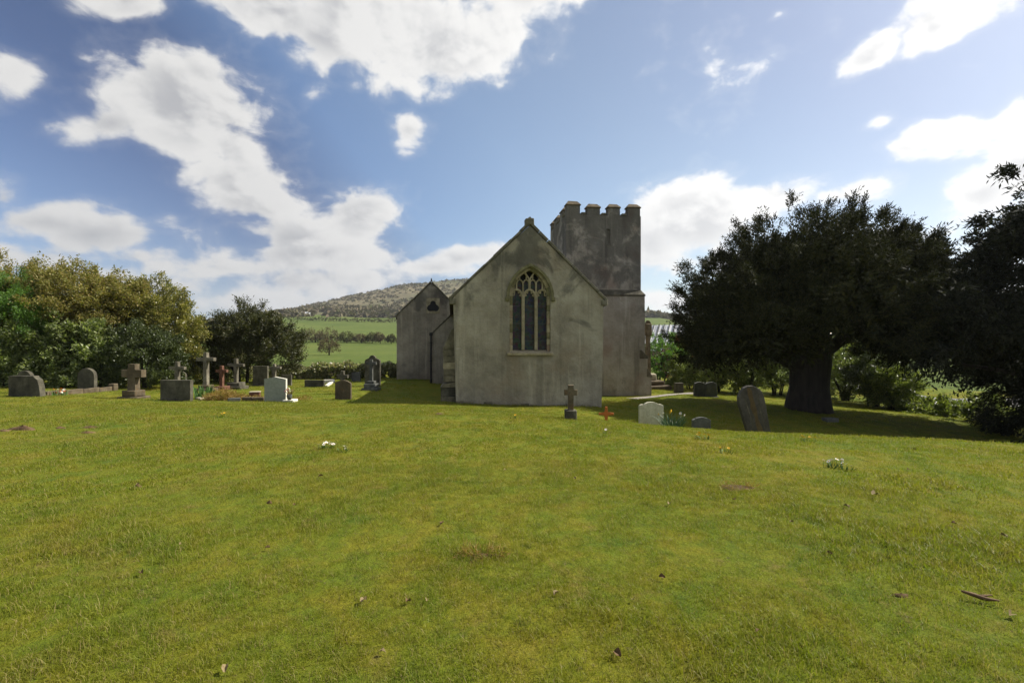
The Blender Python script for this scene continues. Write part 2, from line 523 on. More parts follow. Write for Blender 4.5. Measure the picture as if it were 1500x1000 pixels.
M_render = wall_mat('grey_roughcast_render', (.20, .176, .13), (.315, .28, .208), (.43, .39, .295), .38, (.27, .21, .14), -1.05, (2.2, 6.5))
M_render2 = wall_mat('dull_roughcast_render', (.19, .165, .125), (.28, .245, .185), (.38, .34, .26), .4, (.20, .155, .12), -.9, (2.5, 5.5))
M_tower = wall_mat('dark_tower_render', (.23, .205, .165), (.33, .295, .24), (.43, .39, .33), .5, (.25, .17, .13), -1.8, (4.0, 5.4))


def leafmat(name, cols, gloss=.35, trans=.35, spec=.4, tscale=1.25):
    m, t, bs = new_mat(name)
    g = t.n.new('ShaderNodeNewGeometry')
    c = t.ramp(g.outputs['Random Per Island'], [(i / max(1, len(cols) - 1), k) for i, k in enumerate(cols)])
    v = t.math('MULTIPLY_ADD', t.noise(g.outputs['Position'], 1.1, 3, .6), .9, .55)
    c = t.vec('SCALE', c, scale=v)
    t.l.new(c, bs.inputs['Base Color'])
    bs.inputs['Roughness'].default_value = gloss
    bs.inputs['Specular IOR Level'].default_value = spec
    if trans > 0:
        tr = t.n.new('ShaderNodeBsdfTranslucent')
        t.l.new(t.vec('MULTIPLY', c, (tscale * 1.1, tscale * 1.25, tscale * .5)), tr.inputs['Color'])
        mx = t.n.new('ShaderNodeMixShader'); mx.inputs[0].default_value = trans
        t.l.new(bs.outputs[0], mx.inputs[1]); t.l.new(tr.outputs[0], mx.inputs[2])
        t.l.new(mx.outputs[0], t.n['Material Output'].inputs['Surface'])
    return m


M_yew = leafmat('yew_needles', [(.018, .020, .012), (.028, .031, .015), (.040, .042, .018), (.062, .058, .022)], .7, .08, .08)
M_conifer = leafmat('conifer_needles', [(.015, .017, .012), (.024, .026, .016), (.036, .037, .019)], .7, .1, .08)
M_yew2 = leafmat('small_yew_needles', [(.026, .032, .012), (.042, .047, .016), (.065, .064, .022), (.09, .08, .03)], .5, .25)
M_laurel = leafmat('laurel_leaves', [(.06, .085, .022), (.11, .14, .035), (.19, .22, .07), (.32, .34, .18)], .42, .35, .5)
M_bronze = leafmat('bronze_leaves', [(.10, .10, .026), (.17, .15, .038), (.23, .17, .050), (.29, .25, .10), (.15, .165, .045)], .55, .35, .2)
M_olive = leafmat('olive_leaves', [(.08, .09, .02), (.14, .14, .03), (.22, .19, .045), (.30, .26, .09)], .35, .3, .5)
M_soft = leafmat('soft_green_needles', [(.06, .12, .02), (.09, .17, .03), (.13, .22, .04)], .5, .35)
M_deep = leafmat('deep_green_leaves', [(.034, .046, .015), (.055, .07, .021), (.08, .095, .028)], .4, .2)
M_shrub = leafmat('shrub_leaves', [(.06, .08, .02), (.10, .13, .03), (.16, .18, .05), (.24, .25, .10)], .35, .35, .4)
M_shrubb = leafmat('fresh_green_leaves', [(.06, .12, .02), (.09, .17, .03), (.13, .22, .05)], .4, .4)
M_redl = leafmat('red_leaves', [(.10, .03, .015), (.15, .05, .025), (.09, .05, .02)], .4, .35)
M_lowhedge = leafmat('hedge_leaves', [(.07, .10, .035), (.14, .16, .06), (.26, .25, .13), (.40, .38, .25), (.24, .15, .10)], .3, .3, .5)
M_twig = leafmat('bare_twigs', [(.08, .06, .035), (.12, .085, .05), (.10, .10, .04)], .8, .1, .1)
M_straw = leafmat('dry_straw', [(.22, .14, .04), (.32, .22, .07), (.20, .10, .035), (.13, .13, .03)], .7, .3, .2)
M_far = leafmat('far_foliage', [(.045, .06, .018), (.07, .075, .025), (.10, .08, .04), (.085, .10, .03)], .8, .15, .1)
M_wood = leafmat('hill_wood_foliage', [(.085, .082, .04), (.12, .10, .06), (.145, .115, .075), (.095, .105, .042)], .9, .1, .1)

m, t, bs = new_mat('bark')
co = obj_co(t)
st = t.noise(t.vec('MULTIPLY', co, (6, 6, 1)), 1.0, 6, .65)
t.l.new(t.ramp(st, [(.35, (.012, .009, .008)), (.65, (.04, .031, .025))]), bs.inputs['Base Color'])
bs.inputs['Roughness'].default_value = .95
bump(t, bs, st, 1.0, .05)
M_bark = m


def flat(name, col, rough=.8, spec=.3):
    m, t, bs = new_mat(name)
    nn = t.noise(obj_co(t), 9, 4, .6)
    c = t.mix(t.smooth(nn, .3, .7, 0, .5), col, tuple(q * .6 for q in col))
    t.l.new(c, bs.inputs['Base Color'])
    bs.inputs['Roughness'].default_value = rough; bs.inputs['Specular IOR Level'].default_value = spec
    return m


M_orange = flat('orange_varnished_wood', (.42, .12, .022), .5)
M_black = flat('black_iron', (.015, .015, .015), .6)
M_lead = flat('lead_strip', (.08, .085, .09), .6)
M_yellow = flat('yellow_petals', (.75, .42, .015), .6)
M_petal = flat('white_petals', (.8, .8, .76), .6)
M_redp = flat('red_petals', (.5, .04, .02), .6)
M_purple = flat('purple_petals', (.32, .08, .22), .6)
M_stem = flat('green_stems', (.06, .14, .025), .6)
M_blue = flat('grey_green_daffodil_leaves', (.06, .12, .05), .5)
M_iris = flat('sword_leaf_green', (.08, .17, .04), .5)
M_deadleaf = flat('dead_leaf_brown', (.12, .07, .03), .8)
M_deadpale = flat('pale_dead_leaf', (.20, .15, .07), .8)
M_soil = stone('bare_soil', (.05, .033, .018), (.10, .065, .035), (.17, .12, .07), 9.0, None, .97, .02, .1)
M_opening = flat('opening_shade', (.012, .012, .013), .8)  # near-black colour standing in for the unlit inside of openings

m, t, bs = new_mat('leaded_glass')
co = obj_co(t)
dm = t.n.new('ShaderNodeTexVoronoi'); dm.feature = 'DISTANCE_TO_EDGE'; dm.inputs['Scale'].default_value = 9
t.l.new(co, dm.inputs['Vector'])
vc = t.n.new('ShaderNodeTexVoronoi'); vc.inputs['Scale'].default_value = 9; t.l.new(co, vc.inputs['Vector'])
c = t.mix(.96, vc.outputs['Color'], (.012, .015, .016))
c = t.mix(t.smooth(dm.outputs[0], .015, .035, 1, 0), c, (.045, .045, .042))
t.l.new(c, bs.inputs['Base Color'])
bs.inputs['Roughness'].default_value = .4; bs.inputs['Specular IOR Level'].default_value = .2
bump(t, bs, t.noise(co, 14, 3, .6), .5, .01)
M_glass = m

m, t, bs = new_mat('corrugated_sheet')
t.l.new(t.ramp(t.noise(obj_co(t), .8, 4, .6), [(.4, (.45, .45, .46)), (.6, (.62, .62, .63))]), bs.inputs['Base Color'])
bs.inputs['Roughness'].default_value = .45
M_sheet = m
M_barnwall = flat('barn_wall_block', (.26, .2, .16), .9)

m, t, bs = new_mat('asphalt')
c = t.ramp(t.noise(wpos(t), 5, 5, .6), [(.4, (.11, .105, .10)), (.6, (.17, .165, .155))])
t.l.new(c, bs.inputs['Base Color']); bs.inputs['Roughness'].default_value = .95
M_road = m
m, t, bs = new_mat('gravel_path')
c = t.ramp(t.noise(wpos(t), 14, 5, .7), [(.35, (.16, .14, .12)), (.65, (.30, .27, .23))])
t.l.new(c, bs.inputs['Base Color']); bs.inputs['Roughness'].default_value = .95
M_path = m


def lawn_colour(t, p):
    """colour of the sward from place alone: used by the turf under the blades and by the blades"""
    big = t.noise(p, .45, 5, .65, .6)
    mid = t.noise(t.vec('ADD', p, (5, 2, 0)), 2.3, 6, .7, .5)
    fine = t.noise(t.vec('ADD', p, (1, 8, 0)), 7.0, 4, .7)
    c = t.ramp(t.math('ADD', t.math('MULTIPLY', big, .45), t.math('MULTIPLY', mid, .55)),
               [(.36, (.085, .130, .010)), (.46, (.130, .158, .011)), (.56, (.178, .170, .013)), (.67, (.225, .175, .026))])
    straw = t.smooth(t.math('MULTIPLY', t.noise(t.vec('ADD', p, (9, 4, 0)), 2.6, 5, .7), 1.0), .58, .72, 0, .7)
    c = t.mix(straw, c, (.20, .145, .045))
    c = t.mix(t.smooth(fine, .56, .72, 0, .5), c, (.035, .055, .01))
    moss = t.noise(t.vec('ADD', p, (2, 17, 0)), .9, 6, .72, .8)
    c = t.mix(t.smooth(moss, .54, .66, 0, .5), c, (.20, .15, .03))
    c = t.mix(t.smooth(t.noise(t.vec('ADD', p, (21, 3, 0)), 1.3, 6, .7, .6), .55, .68, 0, .55), c, (.055, .105, .012))
    crumb = t.noise(t.vec('ADD', p, (6, 6, 0)), 14, 3, .7)
    c = t.mix(t.smooth(crumb, .63, .72, 0, .6), c, (.12, .085, .05))
    return c


m, t, bs = new_mat('lawn_turf')
p = wpos(t)
c = lawn_colour(t, p)
gr = t.noise(p, 60, 4, .8)
c = t.mix(t.smooth(gr, .3, .75, 0, .55), c, (.025, .032, .008))
t.l.new(c, bs.inputs['Base Color'])
bs.inputs['Roughness'].default_value = .95; bs.inputs['Specular IOR Level'].default_value = .1
bump(t, bs, t.math('ADD', t.noise(p, 30, 5, .75), t.math('MULTIPLY', t.noise(p, 4, 4, .6), 2.0)), .9, .03)
M_lawn = m

m, t, bs = new_mat('grass_blades')
p = wpos(t)
g = t.n.new('ShaderNodeNewGeometry')
c = lawn_colour(t, p)
c = t.mix(t.smooth(g.outputs['Random Per Island'], .0, 1.0, 0, .5, 'LINEAR'), c, (.24, .245, .026))
c = t.mix(t.smooth(g.outputs['Random Per Island'], .90, .93, 0, .8), c, (.30, .23, .10))
t.l.new(c, bs.inputs['Base Color'])
bs.inputs['Roughness'].default_value = .5; bs.inputs['Specular IOR Level'].default_value = .22
tr = t.n.new('ShaderNodeBsdfTranslucent'); t.l.new(t.vec('MULTIPLY', c, (1.35, 1.5, .8)), tr.inputs['Color'])
mx = t.n.new('ShaderNodeMixShader'); mx.inputs[0].default_value = .38
t.l.new(bs.outputs[0], mx.inputs[1]); t.l.new(tr.outputs[0], mx.inputs[2])
t.l.new(mx.outputs[0], t.n['Material Output'].inputs['Surface'])
M_blade = m

m, t, bs = new_mat('pasture')
p = wpos(t)
a = t.noise(p, .02, 5, .6); b = t.noise(p, .3, 5, .65)
c = t.ramp(t.math('ADD', t.math('MULTIPLY', a, .5), t.math('MULTIPLY', b, .5)), [(.38, (.055, .080, .015)), (.5, (.078, .106, .019)), (.62, (.112, .126, .028))])
rough = t.noise(t.vec('MULTIPLY', p, (.03, .12, 0)), 1.0, 5, .7)
c = t.mix(t.smooth(rough, .57, .66, 0, .5), c, (.06, .075, .02))
t.l.new(c, bs.inputs['Base Color']); bs.inputs['Roughness'].default_value = .95; bs.inputs['Specular IOR Level'].default_value = .1
bump(t, bs, t.noise(p, 6, 4, .7), .6, .08)
M_field = m

m, t, bs = new_mat('hillside_scrub')
p = wpos(t)
a = t.noise(t.vec('ADD', p, (90, 0, 0)), .006, 6, .6, .5); b = t.noise(p, .035, 6, .7)
c = t.ramp(t.math('ADD', t.math('MULTIPLY', a, .5), t.math('MULTIPLY', b, .5)),
           [(.36, (.070, .078, .036)), (.46, (.105, .10, .052)), (.55, (.15, .125, .075)), (.66, (.18, .165, .08))])
c = t.mix(t.smooth(t.noise(p, .09, 4, .7), .60, .68, 0, .6), c, (.035, .045, .02))
t.l.new(c, bs.inputs['Base Color']); bs.inputs['Roughness'].default_value = 1; bs.inputs['Specular IOR Level'].default_value = .05
bump(t, bs, t.noise(p, .12, 6, .75), .8, 2.0)
M_hill = m

# ------------------------------------------------------------------ ground, fields, hill (one continuous polar sheet cut in three)
def ring_sheet(name, r0, r1, nr, na, mat):
    rr = np.exp(np.linspace(math.log(r0), math.log(r1), nr)); aa = np.linspace(-math.pi, math.pi, na + 1)[:-1]
    Rr, Aa = np.meshgrid(rr, aa, indexing='ij')
    X = Rr * np.sin(Aa); Y = Rr * np.cos(Aa)
    Z = gz_np(X.ravel(), Y.ravel()).reshape(X.shape)
    v = np.stack([X, Y, Z], -1).reshape(-1, 3)
    i, j = np.meshgrid(np.arange(nr - 1), np.arange(na), indexing='ij')
    j2 = (j + 1) % na
    idx = np.stack([i * na + j, (i + 1) * na + j, (i + 1) * na + j2, i * na + j2], -1).reshape(-1, 4)
    quad = idx
    me = fast_mesh(name, v, 4, quad, True)
    if r0 < .5:
        # close the centre
        bm = bmesh.new(); bm.from_mesh(me); bm.verts.ensure_lookup_table()
        bm.faces.new([bm.verts[k] for k in range(na)][::-1]); bm.to_mesh(me); bm.free()
    # normals up
    if me.polygons[len(me.polygons) // 3].normal.z < 0: me.flip_normals()
    return link(name, me, mat)


tag(ring_sheet('lawn', .3, 43.0, 150, 360, M_lawn), kind='structure')
tag(ring_sheet('pasture_field', 43.0, 690.0, 120, 360, M_field), kind='structure')
tag(ring_sheet('hill', 690.0, 5200.0, 70, 720, M_hill), kind='structure')

# ------------------------------------------------------------------ grass
GC = bpy.data.collections.new('grass_tuft_library')


def tuft(name, nb, rad, h, w, seed, lean=.5):
    r = random.Random(seed); V, Fc = [], []
    for k in range(nb):
        a = r.uniform(0, 6.283); q = rad * math.sqrt(r.random())
        x, y = q * math.cos(a), q * math.sin(a)
        la = r.uniform(0, 6.283); hh = h * r.uniform(.45, 1.15); ln = r.uniform(.1, lean) * hh * 1.6
        wd = w * r.uniform(.7, 1.2); fa = r.uniform(0, 3.14)
        wx, wy = math.cos(fa) * wd / 2, math.sin(fa) * wd / 2
        mx_, my_ = x + math.cos(la) * ln * .35, y + math.sin(la) * ln * .35
        tx, ty = x + math.cos(la) * ln, y + math.sin(la) * ln
        o = len(V)
        V += [(x - wx, y - wy, -.01), (x + wx, y + wy, -.01), (mx_ + wx * .8, my_ + wy * .8, hh * .6), (mx_ - wx * .8, my_ - wy * .8, hh * .6), (tx, ty, hh)]
        Fc += [(o, o + 1, o + 2, o + 3), (o + 3, o + 2, o + 4)]
    me = bpy.data.meshes.new(name); me.from_pydata(V, [], Fc); me.materials.append(M_blade)
    ob = bpy.data.objects.new(name, me); GC.objects.link(ob)
    return ob


def scatter_group(coll):
    ng = bpy.data.node_groups.new('scatter_' + coll.name, 'GeometryNodeTree')
    ng.interface.new_socket('Geometry', in_out='INPUT', socket_type='NodeSocketGeometry')
    ng.interface.new_socket('Geometry', in_out='OUTPUT', socket_type='NodeSocketGeometry')
    gi = ng.nodes.new('NodeGroupInput'); go = ng.nodes.new('NodeGroupOutput')
    ci = ng.nodes.new('GeometryNodeCollectionInfo'); ci.inputs['Collection'].default_value = coll
    ci.inputs['Separate Children'].default_value = True; ci.inputs['Reset Children'].default_value = True
    ip = ng.nodes.new('GeometryNodeInstanceOnPoints')
    def attr(nm, ty):
        a = ng.nodes.new('GeometryNodeInputNamedAttribute'); a.data_type = ty; a.inputs['Name'].default_value = nm
        return a.outputs['Attribute']
    ng.links.new(gi.outputs[0], ip.inputs['Points']); ng.links.new(ci.outputs[0], ip.inputs['Instance'])
    ip.inputs['Pick Instance'].default_value = True
    ng.links.new(attr('pick', 'INT'), ip.inputs['Instance Index'])
    ng.links.new(attr('turn', 'FLOAT_VECTOR'), ip.inputs['Rotation'])
    ng.links.new(attr('size', 'FLOAT_VECTOR'), ip.inputs['Scale'])
    ng.links.new(ip.outputs[0], go.inputs[0])
    return ng


def scatter(name, pts, pick, turn, size, coll):
    me = bpy.data.meshes.new(name)
    me.vertices.add(len(pts)); me.vertices.foreach_set('co', np.asarray(pts, np.float32).ravel())
    a = me.attributes.new('pick', 'INT', 'POINT'); a.data.foreach_set('value', np.asarray(pick, np.int32))
    a = me.attributes.new('turn', 'FLOAT_VECTOR', 'POINT'); a.data.foreach_set('vector', np.asarray(turn, np.float32).ravel())
    a = me.attributes.new('size', 'FLOAT_VECTOR', 'POINT'); a.data.foreach_set('vector', np.asarray(size, np.float32).ravel())
    o = link(name, me)
    md = o.modifiers.new('scatter', 'NODES'); md.node_group = scatter_group(coll)
    return o


VN = np.random.default_rng(77).random((257, 257)); VN[-1] = VN[0]; VN[:, -1] = VN[:, 0]
def vnoise(x, y, s):
    x = np.mod(np.asarray(x) * s + 1000, 256); y = np.mod(np.asarray(y) * s + 1000, 256)
    i = x.astype(int) % 256; j = y.astype(int) % 256; fx = x - np.floor(x); fy = y - np.floor(y)
    fx = fx * fx * (3 - 2 * fx); fy = fy * fy * (3 - 2 * fy)
    return (VN[i, j] * (1 - fx) + VN[i + 1, j] * fx) * (1 - fy) + (VN[i, j + 1] * (1 - fx) + VN[i + 1, j + 1] * fx) * fy
def fbm(x, y, s):
    return .5 * vnoise(x, y, s) + .3 * vnoise(x + 31, y + 7, s * 2.3) + .2 * vnoise(x + 3, y + 57, s * 5.1)


def sn(x, y, s, ph):
    return .5 + .25 * (np.sin(x * s + ph) * np.cos(y * s * 1.13 + ph * 2) + np.sin(x * s * 2.3 + y * s * 1.7 + ph * 3))


for k in range(4): tuft('grass_tuft_a%d' % k, 16, .055, .042, .0034, 100 + k, .8)
for k in range(3): tuft('grass_tuft_b%d' % k, 22, .085, .060, .0038, 200 + k, .9)
for k in range(3): tuft('grass_tuft_c%d' % k, 22, .15, .05, .009, 300 + k, .8)
BANDS = [(1.4, 3.6, 850, (0, 4), 1.0), (3.6, 6.5, 460, (0, 4), 1.15), (6.5, 11, 140, (7, 10), .8), (11, 19, 60, (7, 10), .95), (19, 42, 20, (7, 10), 1.2)]
ptsL, pickL, turnL, sizeL = [], [], [], []
for (r0, r1, dn, (p0, p1), sc) in BANDS:
    half = R(58)
    cnt = int(dn * half * (r1 * r1 - r0 * r0))
    rr = np.sqrt(rng.uniform(r0 * r0, r1 * r1, cnt)); aa = rng.uniform(-half, half, cnt)
    x = rr * np.sin(aa); y = rr * np.cos(aa)
    # not under the church
    inch = (x > -3.2 - (y - 19) * .3) & (x < 3.9) & (y > 19.0 + (x + 2.3) * .122) & (y < 32)
    inch |= (x > 2.4) & (x < 8.2) & (y > 27.1) & (y < 32)
    # not on the road or the path
    keep = ~inch
    x, y = x[keep], y[keep]; cnt = len(x)
    lush = fbm(x, y, 1.1) * 1.15 - .06; bare = fbm(x + 80, y + 40, .8)
    keep = rng.random(cnt) < np.clip(1.25 - 1.3 * np.clip(bare - .55, 0, 1) * 2.4, .35, 1)
    x, y, lush = x[keep], y[keep], lush[keep]; cnt = len(x)
    pk = rng.integers(p0, p1, cnt)
    if p0 == 0:
        lg = (lush > .52) & (rng.random(cnt) < np.clip((lush - .50) * 1.1, 0, .28))
        pk = np.where(lg, rng.integers(4, 7, cnt), pk)
    s = sc * rng.uniform(.7, 1.15, cnt) * (.42 + .85 * lush)
    ptsL.append(np.stack([x, y, gz_np(x, y) - .003], -1)); pickL.append(pk)
    turnL.append(np.stack([rng.uniform(-.12, .12, cnt), rng.uniform(-.12, .12, cnt), rng.uniform(0, 6.28, cnt)], -1))
    sizeL.append(np.stack([s, s, s * rng.uniform(.7, 1.15, cnt)], -1))
g = scatter('grass', np.concatenate(ptsL), np.concatenate(pickL), np.concatenate(turnL), np.concatenate(sizeL), GC)
tag(g, 'short mown grass of the churchyard lawn, mossy and yellowish in patches', 'grass', kind='stuff')


# ------------------------------------------------------------------ foliage
def foliage_mesh(name, lobes, n_spray, per, spray, leaf, width, seed, up=.2, droop=0.0, fill=.2, lump=.12, zmin=None, spread=.5, normal_in=.0, tipjit=.25, clus=0, csize=.5):
    """leaf-sized diamonds set along short sprays spread through a crown made of ellipsoid lobes"""
    r = np.random.default_rng(seed)
    L = np.array([l[:6] for l in lobes], float)
    area = (L[:, 3] * L[:, 4] + L[:, 3] * L[:, 5] + L[:, 4] * L[:, 5])
    pr = area / area.sum()
    k = r.choice(len(L), n_spray, p=pr)
    d = r.normal(size=(n_spray, 3)); d /= np.linalg.norm(d, axis=1)[:, None]
    low = d[:, 2] < -.55
    d[low, 2] *= -.3
    d /= np.linalg.norm(d, axis=1)[:, None]
    ph = L[k, 0] * 3.1 + L[k, 2] * 1.7
    lm = 1 + lump * (np.sin(d[:, 0] * 7 + ph) * np.cos(d[:, 2] * 6 + ph) + .7 * np.sin(d[:, 1] * 11 + d[:, 2] * 9 + ph))
    u = np.where(r.random(n_spray) < fill, r.uniform(.35, .85, n_spray), np.minimum(r.normal(.96, .05, n_spray), 1.04)) * np.minimum(lm, 1.07)
    p = L[k, :3] + d * L[k, 3:6] * u[:, None]
    if clus:
        # gather the sprays round branch ends so that the crown breaks into tufts with gaps between
        nc = max(12, n_spray // clus)
        own = r.integers(0, nc, n_spray)
        cc_ = p[:nc] + d[:nc] * (np.clip(r.normal(.4, .9, nc), -1.5, 1.5) * csize * .55)[:, None]
        off = np.clip(r.normal(size=(n_spray, 3)), -2, 2) * csize * .42
        along = r.random(n_spray) ** .8
        dd = d[own] + np.array([0, 0, up])
        p2 = cc_[own] + off * (1.05 - along)[:, None] + dd * (along * csize * 1.1)[:, None]
        use = r.random(n_spray) < .82
        p = np.where(use[:, None], p2, p); d = np.where(use[:, None], d[own] * .8 + d * .35, d); k = np.where(use, k[own], k)
        d /= np.linalg.norm(d, axis=1)[:, None] + 1e-9
    # drop the ones deep inside another lobe
    keep = np.ones(n_spray, bool)
    for q in range(len(L)):
        rel = (p - L[q, :3]) / L[q, 3:6]
        keep &= ~((np.linalg.norm(rel, axis=1) < .62) & (k != q) & (r.random(n_spray) < .85))
    if zmin is not None: keep &= p[:, 2] > zmin
    p, d = p[keep], d[keep]; m = len(p)
    dn = d / 1.0
    sd_ = dn + np.array([0, 0, up]) + r.normal(size=(m, 3)) * spread
    sd_ /= np.linalg.norm(sd_, axis=1)[:, None]
    sl = spray * r.uniform(.5, 1.35, m)
    tt = (np.arange(per)[None, :] + r.random((m, per))) / per
    pos = p[:, None, :] + sd_[:, None, :] * (tt * sl[:, None])[..., None]
    pos = pos + r.normal(size=(m, per, 3)) * (spray * tipjit * (1 - .6 * tt))[..., None]
    pos[..., 2] -= droop * sl[:, None] * tt ** 2
    ld = sd_[:, None, :] * .8 + r.normal(size=(m, per, 3)) * .6
    ld[..., 2] -= droop * .8
    ld /= np.linalg.norm(ld, axis=-1)[..., None]
    nn = r.normal(size=(m, per, 3)) * .8 + dn[:, None, :] * normal_in
    sdv = np.cross(ld, nn); sdv /= np.linalg.norm(sdv, axis=-1)[..., None] + 1e-9
    ll = leaf * (.55 + 1.1 * r.random((m, per)) ** 1.7); ww = width * r.uniform(.7, 1.25, (m, per))
    a = pos; c = pos + ld * ll[..., None]; mid = pos + ld * (ll * .45)[..., None]
    b = mid + sdv * (ww * .5)[..., None]; e = mid - sdv * (ww * .5)[..., None]
    v = np.stack([a, b, c, e], 2).reshape(-1, 3)
    if zmin is not None: v[:, 2] = np.maximum(v[:, 2], zmin - .25)
    idx = np.arange(len(v), dtype=np.int32)
    return fast_mesh(name, v, 4, idx)


def limbs(base, targets, r0, seed, sag=.15, height=.35):
    """a trunk splitting into limbs that reach the lobe centres"""
    r = random.Random(seed); spec = []
    for (tx, ty, tz) in targets:
        pts, rad = [], []
        for i in range(7):
            f = i / 6
            x = base[0] + (tx - base[0]) * f ** 1.4; y = base[1] + (ty - base[1]) * f ** 1.4
            z = base[2] + (tz - base[2]) * (f ** .85)
            pts.append((x + r.uniform(-1, 1) * .05 * r0 * 8 * f, y + r.uniform(-1, 1) * .05 * r0 * 8 * f, z))
            rad.append(r0 * (1 - .85 * f) + .015)
        spec.append((pts, rad))
    return spec


# ================================================================== BACKDROP: hedges, woodland, scattered trees of the valley
def far_tree(px, d, w, h, mat, seed, label, grp, leaf=.5, n=260, sink=.3):
    x, y = P(px, d); z = gz(x, y)
    o = empty('field_tree', (x, y, z), 0, label, 'tree', grp)
    lob = [(rnd.uniform(-.2, .2) * w, 0, h * .55, w * .42, w * .4, h * .45), (w * .22, 0, h * .42, w * .3, w * .3, h * .34), (-w * .2, .1, h * .4, w * .3, w * .3, h * .33)]
    link('crown', foliage_mesh('crown', lob, n, 8, .14 * w, leaf, leaf * .6, seed, zmin=.1), mat, o)
    tubes('trunk', [([(0, 0, -sink), (0.05, 0, h * .3), (0, 0, h * .6)], [w * .05, w * .035, w * .012])], M_bark, o, 6)
    return o


def hedge_line(name, px0, d0, px1, d1, h, wdt, mat, seed, n, leaf, label, grp=None, cat='hedge', vary=.45):
    a = np.array(P(px0, d0)); b = np.array(P(px1, d1)); ln = np.linalg.norm(b - a)
    k = max(3, int(ln / (h * 1.1)))
    r = random.Random(seed); lob = []
    o0 = a; z0 = gz(*a)
    for i in range(k + 1):
        p = a + (b - a) * i / k
        hh = h * r.uniform(1 - vary, 1 + vary * .7)
        z = gz(*p)
        lob.append((p[0] - o0[0], p[1] - o0[1], z - z0 + hh * .45, ln / k * .75, wdt * .5, hh * .55))
    me = foliage_mesh(name, lob, n, 8, h * .16, leaf, leaf * .6, seed, zmin=None)
    o = link(name, me, mat, None, (o0[0], o0[1], z0))
    tag(o, label, cat, grp)
    return o


FG = 'hedgerows across the valley fields'
hedge_line('hedgerow', 300, 225, 600, 232, 2.6, 3.0, M_far, 21, 1500, .5, 'dark hedgerow between the two green fields left of the church', FG)
hedge_line('hedgerow', 250, 520, 660, 515, 3.4, 4.0, M_far, 22, 1700, .9, 'thin dark hedgerow along the top of the upper green field', FG)
hedge_line('hedgerow', 540, 640, 720, 620, 5.0, 5.0, M_far, 23, 900, 1.1, 'scrubby hedgerow at the foot of the hill near the church gable', FG)
hedge_line('hedgerow', 930, 150, 1500, 170, 4.0, 4.0, M_far, 24, 1600, .5, 'hedgerow in the fields far behind the great yew', FG)
far_tree(482, 112, 4.2, 3.6, M_twig, 31, 'lone round thorn bush standing in the lower green field', 'trees in the valley fields', .22, 520)
for (px, d, w, h, mt, lb) in [(340, 210, 9, 6, M_far, 'leafy tree in the hedgerow just right of the dark little yew'),
                              (437, 205, 6, 5, M_far, 'small tree at the left end of the middle hedgerow'),
                              (462, 222, 8, 5.6, M_twig, 'bare brownish tree in the middle hedgerow'),
                              (480, 226, 9, 6.4, M_twig, 'broad bare brown tree tallest in the middle hedgerow'),
                              (508, 222, 6, 5.0, M_far, 'green tree in the middle hedgerow right of the bare ones'),
                              (530, 224, 6, 3.8, M_twig, 'low pinkish thorn in the middle hedgerow'),
                              (545, 222, 5, 4.6, M_far, 'narrow tree in the middle hedgerow towards the church'),
                              (557, 220, 4, 5.0, M_twig, 'thin upright tree in the middle hedgerow near the church'),
                              (573, 220, 4, 4.0, M_far, 'small tree in the hedgerow beside the church gable wall')]:
    far_tree(px, d, w, h, mt, int(px), lb, 'trees in the valley fields', .42, 300)
WB = 'white farm buildings below the hill'
for (px, d, w, lb) in [(432, 600, 9, 'low white farm building below the wooded hill'), (447, 610, 14, 'longer white farm building below the wooded hill')]:
    x, y = P(px, d); z = gz(x, y)
    o = empty('farm_building', (x, y, z), rnd.uniform(-.2, .2), lb, 'building', WB)
    box('wall', -w / 2, w / 2, -3, 3, -1, 3.0, M_white, o)
    prism('roof', [(-3.4, 2.9), (3.4, 2.9), (0, 5.2)], -w / 2 - .3, w / 2 + .3, M_sheet, o, rot=(0, 0, math.pi / 2))

# woodland mass: belt at the hill foot and scrub over the slope
cl = []
def clump_cloud(name, cnt, azr, dr, size, mat, seed, label, thin=1.0):
    r = np.random.default_rng(seed)
    a = np.radians(r.uniform(azr[0], azr[1], cnt)); d = np.sqrt(r.uniform(dr[0] ** 2, dr[1] ** 2, cnt))
    x = d * np.sin(a); y = d * np.cos(a)
    dn = sn(x / 60, y / 60, 1.0, seed) + .35 * sn(x / 17, y / 17, 1.0, seed + 2)
    keep = r.random(cnt) < np.clip((dn - .35) * 2.2, .05, 1) * thin
    x, y = x[keep], y[keep]; m = len(x); z = gz_np(x, y)
    s = size * r.uniform(.5, 1.3, m)
    per = 14
    dirs = r.normal(size=(m, per, 3)); dirs /= np.linalg.norm(dirs, axis=-1)[..., None]; dirs[..., 2] = np.abs(dirs[..., 2])
    c = np.stack([x, y, z], -1)[:, None, :] + dirs * s[:, None, None] * np.array([1, 1, .9])
    e1 = r.normal(size=(m, per, 3)) * s[:, None, None] * .38; e2 = r.normal(size=(m, per, 3)) * s[:, None, None] * .38
    v = np.stack([c - e1, c - e2, c + e1, c + e2], 2).reshape(-1, 3)
    o = link(name, fast_mesh(name, v, 4, np.arange(len(v))), mat)
    return tag(o, label, 'woodland', kind='stuff')


clump_cloud('woodland', 5200, (-34, 30), (640, 830), 5.0, M_wood, 3, 'brown and green woodland belt along the foot of the hill')
clump_cloud('hill_scrub', 6000, (-34, 30), (830, 1340), 2.8, M_wood, 5, 'scattered scrub and bare woodland over the hillside', .75)

